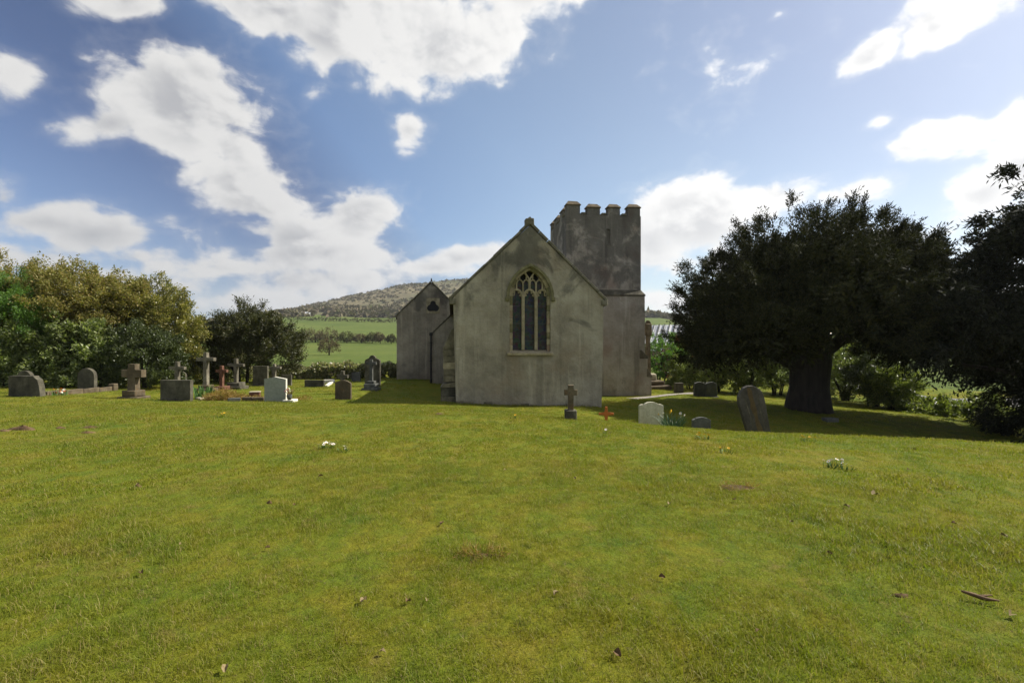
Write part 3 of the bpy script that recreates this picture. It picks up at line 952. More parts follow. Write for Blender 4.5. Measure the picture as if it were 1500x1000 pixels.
# ================================================================== TREES AND SHRUBS
# --- great yew
yx, yy = P(1185, 21.5); yz = gz(yx, yy)
yew = empty('yew_tree', (yx, yy, yz), 0, 'huge dark spreading yew beside the church tower', 'tree')
YL = [(0.2, 0, 5.3, 4.0, 3.8, 3.3), (-2.7, -.3, 4.5, 2.8, 3.0, 2.5), (-3.6, -.4, 2.9, 1.8, 2.4, 1.4), (2.9, .2, 5.0, 2.9, 3.0, 2.5), (4.9, 0, 3.6, 2.4, 2.6, 2.0),
      (-1.4, -.8, 6.0, 2.4, 2.4, 2.0), (1.6, -.4, 6.3, 2.4, 2.2, 1.9), (-2.9, 1.6, 3.4, 2.2, 2.4, 2.0), (.6, 2.2, 4.8, 3.6, 2.6, 2.9), (0, -2.6, 4.0, 3.0, 1.8, 2.3),
      (3.2, -2.2, 3.8, 2.6, 1.8, 2.0), (-3.0, -2.2, 3.4, 2.3, 1.6, 1.9), (5.6, -1, 3.2, 2.0, 2.0, 1.6), (-4.3, .4, 2.5, 1.05, 1.3, .9), (6.3, .6, 3.0, 1.6, 1.8, 1.5)]
link('crown', foliage_mesh('crown', YL, 17500, 22, .46, .14, .036, 41, up=.35, fill=.30, lump=.10, zmin=1.65, spread=.34, tipjit=.13, clus=16, csize=.30), M_yew, yew)
link('inner_foliage', foliage_mesh('inner_foliage', [(x * .95, y, z - .1, a * .68, b * .68, c * .66) for (x, y, z, a, b, c) in YL], 9000, 10, .7, .24, .10, 42, up=.1, fill=.3, lump=.1, zmin=1.8, spread=.6), M_yew, yew)
tr = [([(0, 0, -.3), (-.05, 0, .25), (0, 0, 1.0), (.05, 0, 2.2), (.1, 0, 3.8), (.1, 0, 6)], [1.05, .88, .80, .82, .62, .25])]
tr += limbs((0, 0, 1.3), [(-4.2, -.4, 3.4), (4.2, 0, 4.8), (-2, -2, 4.4), (2.2, -2, 4.6), (-2.6, 1.2, 5.2), (2.6, 1.4, 6), (0, 0, 8.2), (-3, -1.8, 3.2)], .34, 3)
tubes('trunk', tr, M_bark, yew, 12, .10)

# --- tall conifer at the right edge
cx, cy = P(1555, 17.5); cz = gz(cx, cy)
con = empty('conifer_tree', (cx, cy, cz), 0, 'tall dark conifer with drooping branches at the right end', 'tree')
CL = [(0, 0, 7.4, 1.5, 1.7, 2.2), (0, 0, 6.0, 3.0, 3.0, 2.2), (-1.2, 0, 4.6, 3.4, 3.2, 1.9), (1.0, 0, 4.1, 4, 3.4, 2.3), (-2.8, .3, 4.0, 2.2, 2.2, 1.4), (-3.9, .8, 3.7, 1.6, 1.8, 1.1),
      (-1.8, -1, 3.8, 2.5, 2, 1.4), (-2.3, -.2, 5.5, .9, 1.4, 1.1), (-2.9, .2, 4.5, .9, 1.3, 1.0), (-1.3, 0, 7.2, .9, 1.2, 1.2), (-.4, 0, 8.6, .7, 1, 1.1), (-.4, -.6, 1.6, 1.7, 1.6, 1.6), (1.6, .5, 1.4, 2.8, 3, 1.6)]
link('crown', foliage_mesh('crown', CL, 9500, 22, .7, .19, .06, 43, up=-.1, droop=.55, fill=.35, lump=.16, zmin=.15, spread=.4, tipjit=.12, clus=20, csize=.5), M_conifer, con)
tubes('trunk', [([(0, 0, -.3), (0, 0, 1), (.05, 0, 4), (0, 0, 8), (0, 0, 10.4)], [.6, .5, .38, .2, .05])] + limbs((0, 0, 2), [(-4.0, .5, 3), (-3, 0, 5), (3, 0, 5), (-1.2, -2, 3)], .14, 9), M_bark, con, 10)


# --- generic tree / shrub
def bush(name, px, d, lobes, mat, label, cat, seed, n, per, spray, leaf, width, up=.2, droop=0, fill=.25, lump=.14, group=None, stems=4, zmin=.05, r0=.05, spread=.5, tipjit=.25, clus=26, csize=.32, shoots=0):
    x, y = P(px, d); z = gz(x, y)
    o = empty(name, (x, y, z), 0, label, cat, group)
    link('crown', foliage_mesh('crown', lobes, n, per, spray, leaf, width, seed, up=up, droop=droop, fill=fill, lump=lump, zmin=zmin, spread=spread, tipjit=tipjit, clus=clus, csize=csize), mat, o)
    r = random.Random(seed); spec = []
    for k in range(stems):
        l = lobes[k % len(lobes)]
        bx, by = l[0] * .3 + r.uniform(-.15, .15), l[1] * .3 + r.uniform(-.1, .1)
        spec += limbs((bx, by, -.12), [(l[0] + r.uniform(-.2, .2) * l[3], l[1], l[2] + l[5] * r.uniform(.2, .8))], r0, seed + k)
    for k in range(shoots):
        l = max(lobes, key=lambda q_: q_[2] + q_[5]) if k % 2 == 0 else lobes[k % len(lobes)]
        a_ = r.uniform(-.75, .75) * l[3]; zt = l[2] + l[5] * math.sqrt(max(.05, 1 - (a_ / l[3]) ** 2))
        spec.append(([(l[0] + a_ * .6, l[1], zt - .6), (l[0] + a_, l[1], zt + .1), (l[0] + a_ * 1.1, l[1], zt + r.uniform(.3, .55))], [.018, .012, .005]))
    tubes('trunk', spec, M_bark, o, 6)
    return o


# left side screen
bush('soft_green_tree', -2, 22.0, [(0, 0, 3.1, 1.9, 1.0, 1.2), (1.0, -.2, 2.8, 1.0, .9, .9), (-1.6, 0, 3.2, 1.6, 1.2, 1.4), (.6, .3, 3.9, .8, .8, .6)], M_soft,
     'feathery bright green tree at the left end of the screen', 'tree', 51, 3800, 14, .35, .10, .03, up=.1, zmin=1.2)
bush('bronze_tree', 8, 24.8, [(0, 0, 3.6, 1.8, 1.5, 2.0), (.5, 0, 5.0, .75, .7, .8), (-1.4, 0, 4.0, 1.7, 1.5, 1.7), (1.3, .2, 3.4, 1.1, 1.2, 1.8)], M_bronze,
     'tallest bronze-leaved tree with a spindly top shoot above the soft green one', 'tree', 52, 4200, 11, .42, .10, .06, up=.5, lump=.22, shoots=7, group='bronze-leaved trees along the left boundary')
bush('bronze_tree', 88, 23.5, [(0, 0, 3.4, 1.7, 1.5, 1.85), (.2, 0, 4.4, 1.1, 1.0, 1.05), (1.2, 0, 3.0, 1.2, 1.2, 1.7), (-1.0, 0, 3.2, 1.2, 1.2, 1.6)], M_bronze,
     'bronze-leaved tree behind the round-topped headstone', 'tree', 53, 4600, 11, .42, .10, .06, up=.5, lump=.22, shoots=7, group='bronze-leaved trees along the left boundary')
bush('bronze_tree', 162, 24.5, [(0, 0, 3.2, 1.5, 1.4, 1.8), (.6, 0, 3.5, 1.2, 1.2, 1.4), (-.9, 0, 2.9, 1.2, 1.2, 1.6)], M_bronze,
     'bronze-leaved tree rising above the dark rounded bush', 'tree', 54, 4000, 11, .40, .10, .06, up=.5, lump=.22, shoots=7, group='bronze-leaved trees along the left boundary')
bush('olive_tree', 228, 25.5, [(0, 0, 2.9, 1.5, 1.3, 1.95), (.9, 0, 2.4, 1.0, 1.1, 1.7), (-.9, 0, 3.0, 1.1, 1.1, 1.7), (.1, 0, 4.0, .9, .9, .8)], M_olive,
     'olive and gold leaved tree at the right end of the screen', 'tree', 55, 4600, 11, .38, .10, .06, up=.45, lump=.2)
bush('laurel_shrub', 20, 22.2, [(0, 0, 1.2, 1.6, 1.0, 1.35), (-1.6, 0, 1.1, 1.5, 1.0, 1.3), (1.1, .1, 1.3, 1.0, .9, 1.3), (0, -.1, .4, 1.6, .9, .6), (-1.6, -.1, .4, 1.4, .9, .6), (1.1, -.1, .4, 1, .9, .6)], M_laurel,
     'glossy green laurel behind the broken-shouldered headstone', 'shrub', 56, 3000, 10, .26, .15, .075, group='glossy laurels along the left boundary', up=.3)
bush('laurel_shrub', 92, 22.4, [(0, 0, 1.4, 1.1, .9, 1.5), (-.9, 0, 1.2, 1.0, .9, 1.3), (.7, 0, 1.7, .8, .8, 1.2), (0, -.1, .4, 1.3, .9, .6), (.6, -.1, .5, .9, .9, .6)], M_laurel,
     'glossy green laurel behind the round-topped headstone', 'shrub', 57, 2600, 10, .26, .15, .075, group='glossy laurels along the left boundary', up=.3)
bush('laurel_shrub', 148, 22.7, [(0, 0, 1.1, .9, .8, 1.15), (.45, 0, .8, .65, .7, .85), (-.5, 0, 1.5, .8, .8, 1.2), (0, -.1, .35, 1.1, .8, .5)], M_laurel,
     'pale leaved laurel next to the dark rounded bush', 'shrub', 58, 2000, 10, .24, .14, .07, group='glossy laurels along the left boundary', up=.3)
bush('dark_bush', 212, 22.8, [(0, 0, 1.2, 1.15, .9, 1.35), (.4, 0, .9, 1.0, .9, 1.1), (-.4, 0, 1.7, .8, .8, .95), (0, -.1, .4, 1.3, .9, .6)], M_deep,
     'dense dark rounded bush behind the weathered cross', 'shrub', 59, 3600, 12, .26, .09, .05, up=.2)
bush('hedge_shrub', 262, 26.5, [(0, 0, 1.3, .7, .8, 1.3), (.3, 0, 2.3, .6, .6, .8)], M_olive,
     'slim olive shrub between the dark bush and the little yew', 'shrub', 60, 1300, 10, .28, .10, .055)
bush('small_yew', 362, 28.6, [(0, 0, 2.3, 1.5, 1.3, 1.6), (1.35, 0, 1.5, 1.25, 1.2, 1.5), (-1.3, 0, 1.9, 1.2, 1.2, 1.4), (-2.3, 0, 2.3, 1.0, 1.0, .9), (1.9, 0, 2.1, .65, .8, 1.0), (.2, 0, 3.3, .75, .8, .75), (0, -.4, 1.0, 1.9, 1.2, 1.1)], M_yew2,
     'small bushy yew with ragged outline behind the crosses', 'tree', 61, 6500, 16, .48, .12, .045, up=.55, spread=.4, lump=.2, r0=.09, zmin=.1, tipjit=.14, clus=24, csize=.36)
# low hedge behind the graves
HG = 'low leafy hedge along the far edge of the churchyard'
for i, (p0, p1, d0, d1, h, lb) in enumerate([(280, 352, 29, 31, 1.15, 'low leafy hedge plant seen behind the tall pale cross'),
                                             (412, 470, 33.5, 33.5, .85, 'low variegated hedge right of the small yew'),
                                             (466, 530, 33.5, 33.6, .9, 'low variegated hedge behind the small dark cross'),
                                             (526, 588, 33.6, 34, .95, 'low variegated hedge reaching the church gable wall')]):
    hedge_line('low_hedge', p0, d0, p1, d1, h, 1.1, M_lowhedge, 70 + i, 1500, .15, lb, HG, 'hedge', .25)
# right background shrubs
SG = 'shrubs beyond the churchyard behind the great yew'
for i, (px, d, w, h, mt, lf, lb) in enumerate([
        (968, 36, 1.7, 3.6, M_shrubb, .12, 'fresh light green bush beside the church tower'),
        (1000, 38, 1.5, 3.3, M_redl, .12, 'reddish-brown bush right of the fresh green one'),
        (1012, 34, 1.2, 2.0, M_shrub, .11, 'low green bush behind the open book memorial'),
        (1050, 32, 1.5, 2.8, M_shrub, .13, 'shrub with pale flecks right of the open book memorial'),
        (1092, 31, 1.4, 2.7, M_shrub, .12, 'leafy shrub seen above the leaning headstone'),
        (1138, 31, 1.6, 3.0, M_shrub, .12, 'yellow-green shrub just left of the yew trunk'),
        (1190, 32, 1.6, 3.0, M_deep, .12, 'dark shrub directly behind the yew trunk'),
        (1238, 29, 1.5, 3.0, M_shrub, .12, 'pinkish green shrub just right of the yew trunk'),
        (1282, 27, 1.3, 2.9, M_deep, .12, 'dark stemmy shrub right of the yew trunk'),
        (1308, 26, 1.0, 2.2, M_shrub, .12, 'dark green shrub at the bend of the road')]):
    bush('shrub', px, d, [(0, 0, h * .5, w, w * .8, h * .5), (w * .5, 0, h * .35, w * .7, w * .6, h * .36), (-w * .5, 0, h * .4, w * .6, w * .6, h * .4)], mt, lb, 'shrub', 80 + i, 1900, 10, .3, lf, lf * .55, group=SG, r0=.04, stems=6)
for i, (px, d, w, h, mt, lb) in enumerate([(1385, 23.2, 1.2, .42, M_shrub, 'low spreading green shrub in front of the road'), (1432, 22.6, 1.3, .9, M_shrub, 'low green shrub under the drooping conifer'),
                                           (1340, 25, .7, .35, M_shrub, 'smallest low shrub by the road edge')]):
    bush('low_shrub', px, d, [(0, 0, h * .45, w, w * .7, h * .55), (w * .5, 0, h * .35, w * .6, w * .5, h * .4)], mt, lb, 'shrub', 96 + i, 600, 9, .24, .13, .07, stems=3, group='low shrubs between lawn and road')
TG = 'trees beyond the road'
for i, (px, d, w, h, lb) in enumerate([(1080, 60, 5, 5.5, 'bushy tree beyond the shrubs seen under the yew'), (1170, 58, 5, 5, 'tree hidden behind the great yew trunk'), (1260, 55, 5, 5, 'tree beyond the road right of the yew trunk'),
                                       (1400, 60, 4.5, 6, 'tree beyond the bright field at the right'), (1480, 52, 4.5, 5.5, 'tree beyond the road behind the conifer'), (1560, 48, 5, 6, 'tree outside the right edge beyond the conifer')]):
    bush('roadside_tree', px, d, [(0, 0, h * .5, w * .8, w * .6, h * .5), (w * .6, 0, h * .35, w * .5, w * .5, h * .36), (-w * .6, 0, h * .38, w * .5, w * .5, h * .38)], M_deep if i % 2 else M_shrub, lb, 'tree', 110 + i, 1300, 9, .5, .26, .15, group=TG, r0=.12)


# road and path
def strip(name, pts, w, mat, lift=.03):
    V, Fc = [], []
    for i, p in enumerate(pts):
        t_ = Vector(pts[min(i + 1, len(pts) - 1)]) - Vector(pts[max(i - 1, 0)]); t_ = Vector((t_[0], t_[1])).normalized(); nrm = Vector((-t_.y, t_.x))
        for s in (-1, -.33, .33, 1):
            q = Vector((p[0], p[1])) + nrm * s * w / 2
            V.append((q.x, q.y, gz(q.x, q.y) + lift))
    for i in range(len(pts) - 1):
        for k in range(3): Fc.append((i * 4 + k, i * 4 + k + 1, i * 4 + k + 5, i * 4 + k + 4))
    me = bpy.data.meshes.new(name); me.from_pydata(V, [], Fc)
    if me.polygons[0].normal.z < 0: me.flip_normals()
    return tag(link(name, me, mat), kind='structure')


rp = [P(1240, 36), P(1300, 31), P(1350, 28.5), P(1420, 27.5), P(1500, 27.5), P(1600, 28)]
pp = []
for i in range(len(rp) - 1):
    for k in range(6):
        f = k / 6; pp.append((rp[i][0] * (1 - f) + rp[i + 1][0] * f, rp[i][1] * (1 - f) + rp[i + 1][1] * f))
strip('road', pp, 2.6, M_road)
rp = [P(925, 25.5), P(958, 26.5), P(1000, 28.2), P(1040, 31)]
pp = []
for i in range(len(rp) - 1):
    for k in range(5):
        f = k / 5; pp.append((rp[i][0] * (1 - f) + rp[i + 1][0] * f, rp[i][1] * (1 - f) + rp[i + 1][1] * f))
strip('path', pp, .8, M_path)

# barn roof behind
bx, by = P(962, 52); bz = gz(bx, by)
barn = empty('barn', (bx, by, bz), R(-28), 'barn with pale corrugated roof glimpsed right of the tower', 'building')
box('wall', -5, 2.6, 0, 7, -.5, 1.9, M_barnwall, barn)
V, Fc = [], []
nr = 44
for i in range(nr + 1):
    xx = -5.2 + 8.0 * i / nr; zz = .05 * (i % 2)
    V += [(xx, -.3, 1.75 + zz), (xx, 3.5, 4.6 + zz), (xx, 7.3, 1.75 + zz)]
for i in range(nr):
    Fc += [(i * 3, i * 3 + 3, i * 3 + 4, i * 3 + 1), (i * 3 + 1, i * 3 + 4, i * 3 + 5, i * 3 + 2)]
me = bpy.data.meshes.new('roof'); me.from_pydata(V, [], Fc); link('roof', me, M_sheet, barn)
for i in range(14):
    xx = -5.0 + i * .57
    bm = bmesh.new(); vs = [bm.verts.new(q) for q in [(xx, -.32, 1.80), (xx + .09, -.32, 1.80), (xx + .09, 3.5, 4.66), (xx, 3.5, 4.66), (xx, -.32, 1.90), (xx + .09, -.32, 1.90), (xx + .09, 3.5, 4.76), (xx, 3.5, 4.76)]]
    for f in [(0, 1, 2, 3), (4, 7, 6, 5), (0, 4, 5, 1), (1, 5, 6, 2), (2, 6, 7, 3), (3, 7, 4, 0)]: bm.faces.new([vs[q] for q in f])
    bm_obj('roof_rib', bm, M_slate, barn)

# ================================================================== CHURCH
TH = R(7.0)
O = Vector((-2.31, 19.0)); ZB = -1.0
church = empty('church', (O.x, O.y, ZB), TH, 'small grey rendered church with pointed three-light window, gables and battlemented tower', 'church')
def H(z): return z - ZB
W0 = 6.09
EL, APX = 3.34, 6.25          # eaves and apex above datum
WT = .62                      # wall thickness
WCX = 3.06                    # window centre
GB = -1.75                    # footing


def arch(cx, hw, z0, rise, n=10):
    """pointed arch from left springing to right springing"""
    Rr = (rise * rise + hw * hw) / (2 * hw)
    L_ = []
    a1 = math.asin(min(1, rise / Rr))
    for i in range(n + 1):
        a = a1 * i / n
        L_.append((cx - hw + Rr - Rr * math.cos(a), z0 + Rr * math.sin(a)))
    return L_ + [(2 * cx - x, z) for x, z in L_[-2::-1]]


SILL, SPR, TOP = 1.16, 3.42, 4.56
HWO = .83
open_pts = arch(WCX, HWO, SPR, TOP - SPR, 10)
half = len(open_pts) // 2
left = [(.13, GB), (WCX, GB), (WCX, SILL), (WCX - HWO, SILL)] + open_pts[:half + 1] + [(W0 / 2, APX), (0.0, EL), (.05, 1.2)]
right = [(WCX, GB), (W0 - .10, GB), (W0 - .02, 1.2), (W0, EL), (W0 / 2, APX)] + open_pts[half:] + [(WCX + HWO, SILL), (WCX, SILL)]
bm = bmesh.new()
add_prism(bm, [(x, H(z)) for x, z in left], 0, WT)
add_prism(bm, [(x, H(z)) for x, z in right], 0, WT)
# inner faces where the halves meet are removed
dele = [f for f in bm.faces if all(abs(v.co.x - WCX) < .03 for v in f.verts) and len(f.verts) == 4]
bmesh.ops.delete(bm, geom=dele, context='FACES_ONLY')
bmesh.ops.remove_doubles(bm, verts=bm.verts, dist=.002)
chw = bm_obj('wall', bm, M_render, church)
chw['label'] = 'chancel gable wall'
# side walls and roof of the chancel
NL = 15.0
box('side_wall', .06, .55, WT, NL, H(GB), H(EL - .06), M_render2, church)
box('side_wall', W0 - .55, W0 - .05, WT, NL, H(GB), H(EL - .06), M_render2, church)


def roof_slope(name, x0, z0, x1, z1, y0, y1, mat, parent, th=.12):
    bm = bmesh.new()
    vs = [bm.verts.new(q) for q in [(x0, y0, z0), (x1, y0, z1), (x1, y1, z1), (x0, y1, z0), (x0, y0, z0 + th), (x1, y0, z1 + th), (x1, y1, z1 + th), (x0, y1, z0 + th)]]
    for f in [(0, 3, 2, 1), (4, 5, 6, 7), (0, 1, 5, 4), (1, 2, 6, 5), (2, 3, 7, 6), (3, 0, 4, 7)]: bm.faces.new([vs[q] for q in f])
    return bm_obj(name, bm, mat, parent)


roof_slope('roof', -.15, H(EL - .33), W0 / 2, H(APX - .17), .42, NL, M_roof, church, .14)
roof_slope('roof', W0 + .15, H(EL - .33), W0 / 2, H(APX - .17), .42, NL, M_roof, church, .14)
# verge copings: stones laid up the rake
def copings(x0, z0, x1, z1, y0, y1, n, mat, parent, th=.1, name='coping_stone'):
    L_ = math.hypot(x1 - x0, z1 - z0); ux, uz = (x1 - x0) / L_, (z1 - z0) / L_
    nx, nz = -uz, ux
    if nz < 0: nx, nz = -nx, -nz
    for i in range(n):
        a, b = L_ * i / n + .008, L_ * (i + 1) / n - .008
        t1 = th * rnd.uniform(.88, 1.12); o_ = rnd.uniform(-.008, .012); yy0 = y0 + rnd.uniform(-.015, .015)
        pts = [(x0 + ux * a + nx * o_, z0 + uz * a + nz * o_), (x0 + ux * b + nx * o_, z0 + uz * b + nz * o_),
               (x0 + ux * b + nx * (o_ + t1), z0 + uz * b + nz * (o_ + t1)), (x0 + ux * a + nx * (o_ + t1), z0 + uz * a + nz * (o_ + t1))]
        prism(name, pts, yy0, y1, mat, parent, .012)


copings(-.1, H(EL - .10), W0 / 2, H(APX + .05), -.05, .5, 9, M_cop, church)
copings(W0 + .1, H(EL - .10), W0 / 2, H(APX + .05), -.05, .5, 9, M_cop, church)
# kneeler and apex stone (stump of a lost gable cross)
box('kneeler', -.16, .1, -.06, .48, H(EL - .28), H(EL - .05), M_cop, church, .02)
box('kneeler', W0 - .1, W0 + .16, -.06, .48, H(EL - .28), H(EL - .05), M_cop, church, .02)
apx = box('apex_stone', W0 / 2 - .17, W0 / 2 + .17, -.07, .32, H(APX + .02), H(APX + .27), M_cop, church, .02, .015)
prism('broken_stub', [(W0 / 2 - .12, H(APX + .265)), (W0 / 2 + .10, H(APX + .265)), (W0 / 2 + .06, H(APX + .31)), (W0 / 2 + .03, H(APX + .35)), (W0 / 2 - .02, H(APX + .34)), (W0 / 2 - .04, H(APX + .30))], 0.0, .2, M_cop, church, .01)
# rough footing stones along the chancel base
for i in range(16):
    x0 = .1 + i * .37
    wx_, wy_ = O.x + math.cos(TH) * (x0 + .16), O.y + math.sin(TH) * (x0 + .16)
    gzz = gz(wx_, wy_ - .1)
    box('footing_stone', x0, x0 + rnd.uniform(.27, .34), -.03 - rnd.uniform(0, .05), .05, H(gzz - .35), H(gzz + rnd.uniform(.03, .14)), M_buttress, church, .03, .02)

# east window
win = empty('window', (0, 0, 0)); win.parent = church
win['label'] = 'pointed three-light tracery window'
def ring_block(pts_in, pts_out, y0, y1, i0, i1, mat, name, parent, gap=.004):
    pi, po = pts_in, pts_out
    pts = [pi[k] for k in range(i0, i1 + 1)] + [po[k] for k in range(i1, i0 - 1, -1)]
    return prism(name, pts, y0, y1, mat, parent, .008)


# jamb stones, alternating
zz = SILL + .02; i = 0
hs = []
while zz < SPR - .05:
    h_ = rnd.uniform(.22, .34); z1 = min(SPR, zz + h_)
    if SPR - z1 < .1: z1 = SPR
    for s in (-1, 1):
        o1 = HWO + (.03 if i % 2 else .055); inn = .70
        a, b = sorted((WCX + s * inn, WCX + s * (HWO - .004)))
        mt = [M_dress, M_jambred, M_dress, M_dressdark][(i + (s > 0)) % 4]
        box('jamb_stone', a, b, .05, .34, H(zz + .004), H(z1 - .004), mt, win, .012)
    zz = z1; i += 1
# arch stones
ai = [(x, H(z)) for x, z in arch(WCX, .70, SPR, TOP - SPR - .10, 12)]
ao = [(x, H(z)) for x, z in arch(WCX, HWO - .006, SPR, TOP - SPR - .006, 12)]
for k in range(0, 24, 3):
    ring_block(ai, ao, .05, .34, k, k + 3, [M_dress, M_dressdark, M_dress][k // 3 % 3], 'arch_stone', win)
# hood mould
hi = [(x, H(z)) for x, z in arch(WCX, HWO + .02, SPR - .06, TOP - SPR + .10, 12)]
ho = [(x, H(z)) for x, z in arch(WCX, HWO + .13, SPR - .06, TOP - SPR + .22, 12)]
for k in range(0, 24, 4):
    ring_block(hi, ho, -.10, .02, k, k + 4, M_dressdark, 'hood_mould', win)
box('hood_stop', WCX - HWO - .18, WCX - HWO - .01, -.12, .02, H(SPR - .2), H(SPR - .05), M_dressdark, win, .02)
box('hood_stop', WCX + HWO + .01, WCX + HWO + .18, -.12, .02, H(SPR - .2), H(SPR - .05), M_dressdark, win, .02)
prism('sill', [(-.12, H(SILL - .10)), (.36, H(SILL - .10)), (.36, H(SILL + .10)), (.30, H(SILL + .10)), (-.12, H(SILL - .02))], WCX - .93, WCX + .93, M_dress, win, .01, rot=(0, 0, 0))
s_ = bpy.data.objects[win.children[-1].name]
# the sill profile lies in y,z: turn the prism so that its length runs along x
for v in s_.data.vertices:
    x_, y_ = v.co.x, v.co.y
    v.co.x, v.co.y = y_, x_
s_.data.flip_normals()
# glass and its iron bars
gy = .24
LIGHTS = [(WCX - .53, .185), (WCX, .185), (WCX + .53, .185)]
gbot = SILL + .11
prism('glass_backing', [(x, z) for x, z in [(WCX - .72, H(gbot))] + [(x, H(z)) for x, z in arch(WCX, .72, SPR, TOP - SPR - .09, 12)] + [(WCX + .72, H(gbot))]], .32, .36, M_opening, win)  # near-black sheet stands in for the dim interior behind the glass


def bar(pts, w, y0, y1, mat, name, parent, bev=.006):
    """a run of square stone bars following pts (x,z)"""
    bm = bmesh.new()
    for (a, b) in zip(pts[:-1], pts[1:]):
        dx_, dz_ = b[0] - a[0], b[1] - a[1]; l = math.hypot(dx_, dz_)
        if l < 1e-6: continue
        nx, nz = -dz_ / l * w / 2, dx_ / l * w / 2; ex, ez = dx_ / l * w * .2, dz_ / l * w * .2
        yo = rnd.uniform(0, .002)
        add_prism(bm, [(a[0] - ex - nx, a[1] - ez - nz), (b[0] + ex - nx, b[1] + ez - nz), (b[0] + ex + nx, b[1] + ez + nz), (a[0] - ex + nx, a[1] - ez + nz)], y0 + yo, y1)
    return bm_obj(name, bm, mat, parent)


def rnd_arch(cx, hw, z0, rise, n=9):
    return [(cx - hw * math.cos(math.pi * i / n), z0 + rise * math.sin(math.pi * i / n)) for i in range(n + 1)]


LH = 3.40                                   # springing of the light heads
for (lx, lw) in LIGHTS:
    gl = [(lx - lw - .01, gbot), (lx + lw + .01, gbot)] + [(x, z) for x, z in rnd_arch(lx, lw + .01, LH, .26)[::-1]]
    prism('glass_pane', [(x, H(z)) for x, z in gl], gy, gy + .02, M_glass, win)
    for zb in (1.62, 2.32, 3.02):
        box('saddle_bar', lx - lw, lx + lw, gy - .03, gy - .012, H(zb), H(zb + .014), M_lead, win)
    # moulded head with cusps
    bar([(x, H(z)) for x, z in rnd_arch(lx, lw + .045, LH, .29)], .075, .12, .27, M_dress, 'light_head', win)
    for s in (-1, 1):
        prism('cusp', [(lx + s * (lw + .01), H(LH + .0)), (lx + s * (lw - .085), H(LH + .045)), (lx + s * (lw - .02), H(LH + .13))][::s], .16, .25, M_dress, win)
        prism('cusp', [(lx + s * (lw - .03), H(LH + .14)), (lx + s * .06, H(LH + .13)), (lx + s * .05, H(LH + .25))][::s], .16, .25, M_dress, win)
for mxx in (WCX - .265, WCX + .265):
    prism('mullion', [(mxx - .065, H(gbot - .02)), (mxx + .065, H(gbot - .02)), (mxx + .065, H(LH + .06)), (mxx - .065, H(LH + .06))], .10, .28, M_dress, win, .02)
    # each mullion carries on as a slimmer tracery bar
    bar([(mxx, H(LH)), (mxx, H(3.98))], .065, .13, .27, M_dress, 'tracery_bar', win)
for s in (-1, 1):
    bar([(WCX + s * .53, H(3.66)), (WCX + s * .53, H(4.02))], .06, .13, .27, M_dress, 'tracery_bar', win)
    for c0 in (.1325, .3975):
        cxx = WCX + s * c0
        bar([(x, H(z)) for x, z in arch(cxx, .12, 3.93, .16, 4)], .045, .135, .26, M_dress, 'tracery_arch', win)
        bar([(cxx, H(4.09)), (cxx, H(4.22 if c0 < .2 else 4.16))], .035, .14, .26, M_dress, 'tracery_bar', win)
        prism('glass_pane', [(cxx - .10, H(3.62)), (cxx + .10, H(3.62)), (cxx + .10, H(3.96)), (cxx, H(4.07)), (cxx - .10, H(3.96))], gy, gy + .02, M_glass, win)
    bar([(WCX, H(4.10)), (WCX + s * .11, H(4.25)), (WCX + s * .20, H(4.40))], .06, .13, .27, M_dress, 'tracery_branch', win)
    bar([(WCX + s * .62, H(3.45)), (WCX + s * .62, H(3.82))], .03, .15, .26, M_dress, 'tracery_bar', win)
bar([(WCX, H(3.66)), (WCX, H(4.12))], .09, .125, .27, M_dress, 'tracery_bar', win)

# corner buttress on the left flank of the chancel, built of coursed blocks
but = empty('buttress', (0, 0, 0)); but.parent = church
def blocks(parent, x0, x1, y0, y1, z0, z1, rows, mats, name='buttress_stone'):
    zs = [z0 + (z1 - z0) * k / rows for k in range(rows + 1)]
    for k in range(rows):
        box(name, x0 + rnd.uniform(-.012, .012), x1, y0 + rnd.uniform(-.015, .015), y1, H(zs[k]) + .004, H(zs[k + 1]) - .004, mats[k % len(mats)], parent, .015, .004)
blocks(but, -.50, .12, .25, 1.2, -1.6, -.25, 4, [M_buttress, M_dark])
prism('weathering', [(-.52, H(-.24)), (.12, H(-.24)), (.12, H(-.02)), (-.40, H(-.10))], .22, 1.2, M_buttress, but, .012)
blocks(but, -.40, .1, .32, 1.15, -.02, 1.28, 5, [M_buttress, M_buttress, M_dress])
prism('weathering', [(-.42, H(1.285)), (.06, H(1.285)), (.03, H(2.12)), (-.06, H(2.10))], .32, 1.1, M_buttress, but, .015)

# transept gable, left of the chancel
TS0, TS1, TT = -3.36, .76, 10.5
tcx = (TS0 + TS1) / 2
tr_ = empty('transept', (0, 0, 0)); tr_.parent = church
tw = prism('wall', [(TS0, H(-1.3)), (TS1, H(-1.3)), (TS1, H(3.14)), (tcx, H(5.14)), (TS0, H(3.14))], TT, TT + .5, M_render2, tr_)
copings(TS0 - .08, H(3.07), tcx, H(5.18), TT - .05, TT + .5, 6, M_cop, tr_, .07)
copings(TS1 + .08, H(3.07), tcx, H(5.18), TT - .05, TT + .5, 6, M_cop, tr_, .07)
box('side_wall', TS0 + .03, TS0 + .4, TT + .5, TT + 6, H(-1.3), H(3.08), M_render2, tr_)
roof_slope('roof', TS0 - .1, H(2.95), tcx, H(5.08), TT + .4, TT + 6, M_roof, tr_, .1)
roof_slope('roof', TS1 + .1, H(2.95), tcx, H(5.08), TT + .4, TT + 6, M_roof, tr_, .1)
prism('finial', [(tcx - .06, H(5.22)), (tcx + .06, H(5.22)), (tcx + .025, H(5.42)), (tcx - .025, H(5.42))], TT - .02, TT + .1, M_cop, tr_, .01)
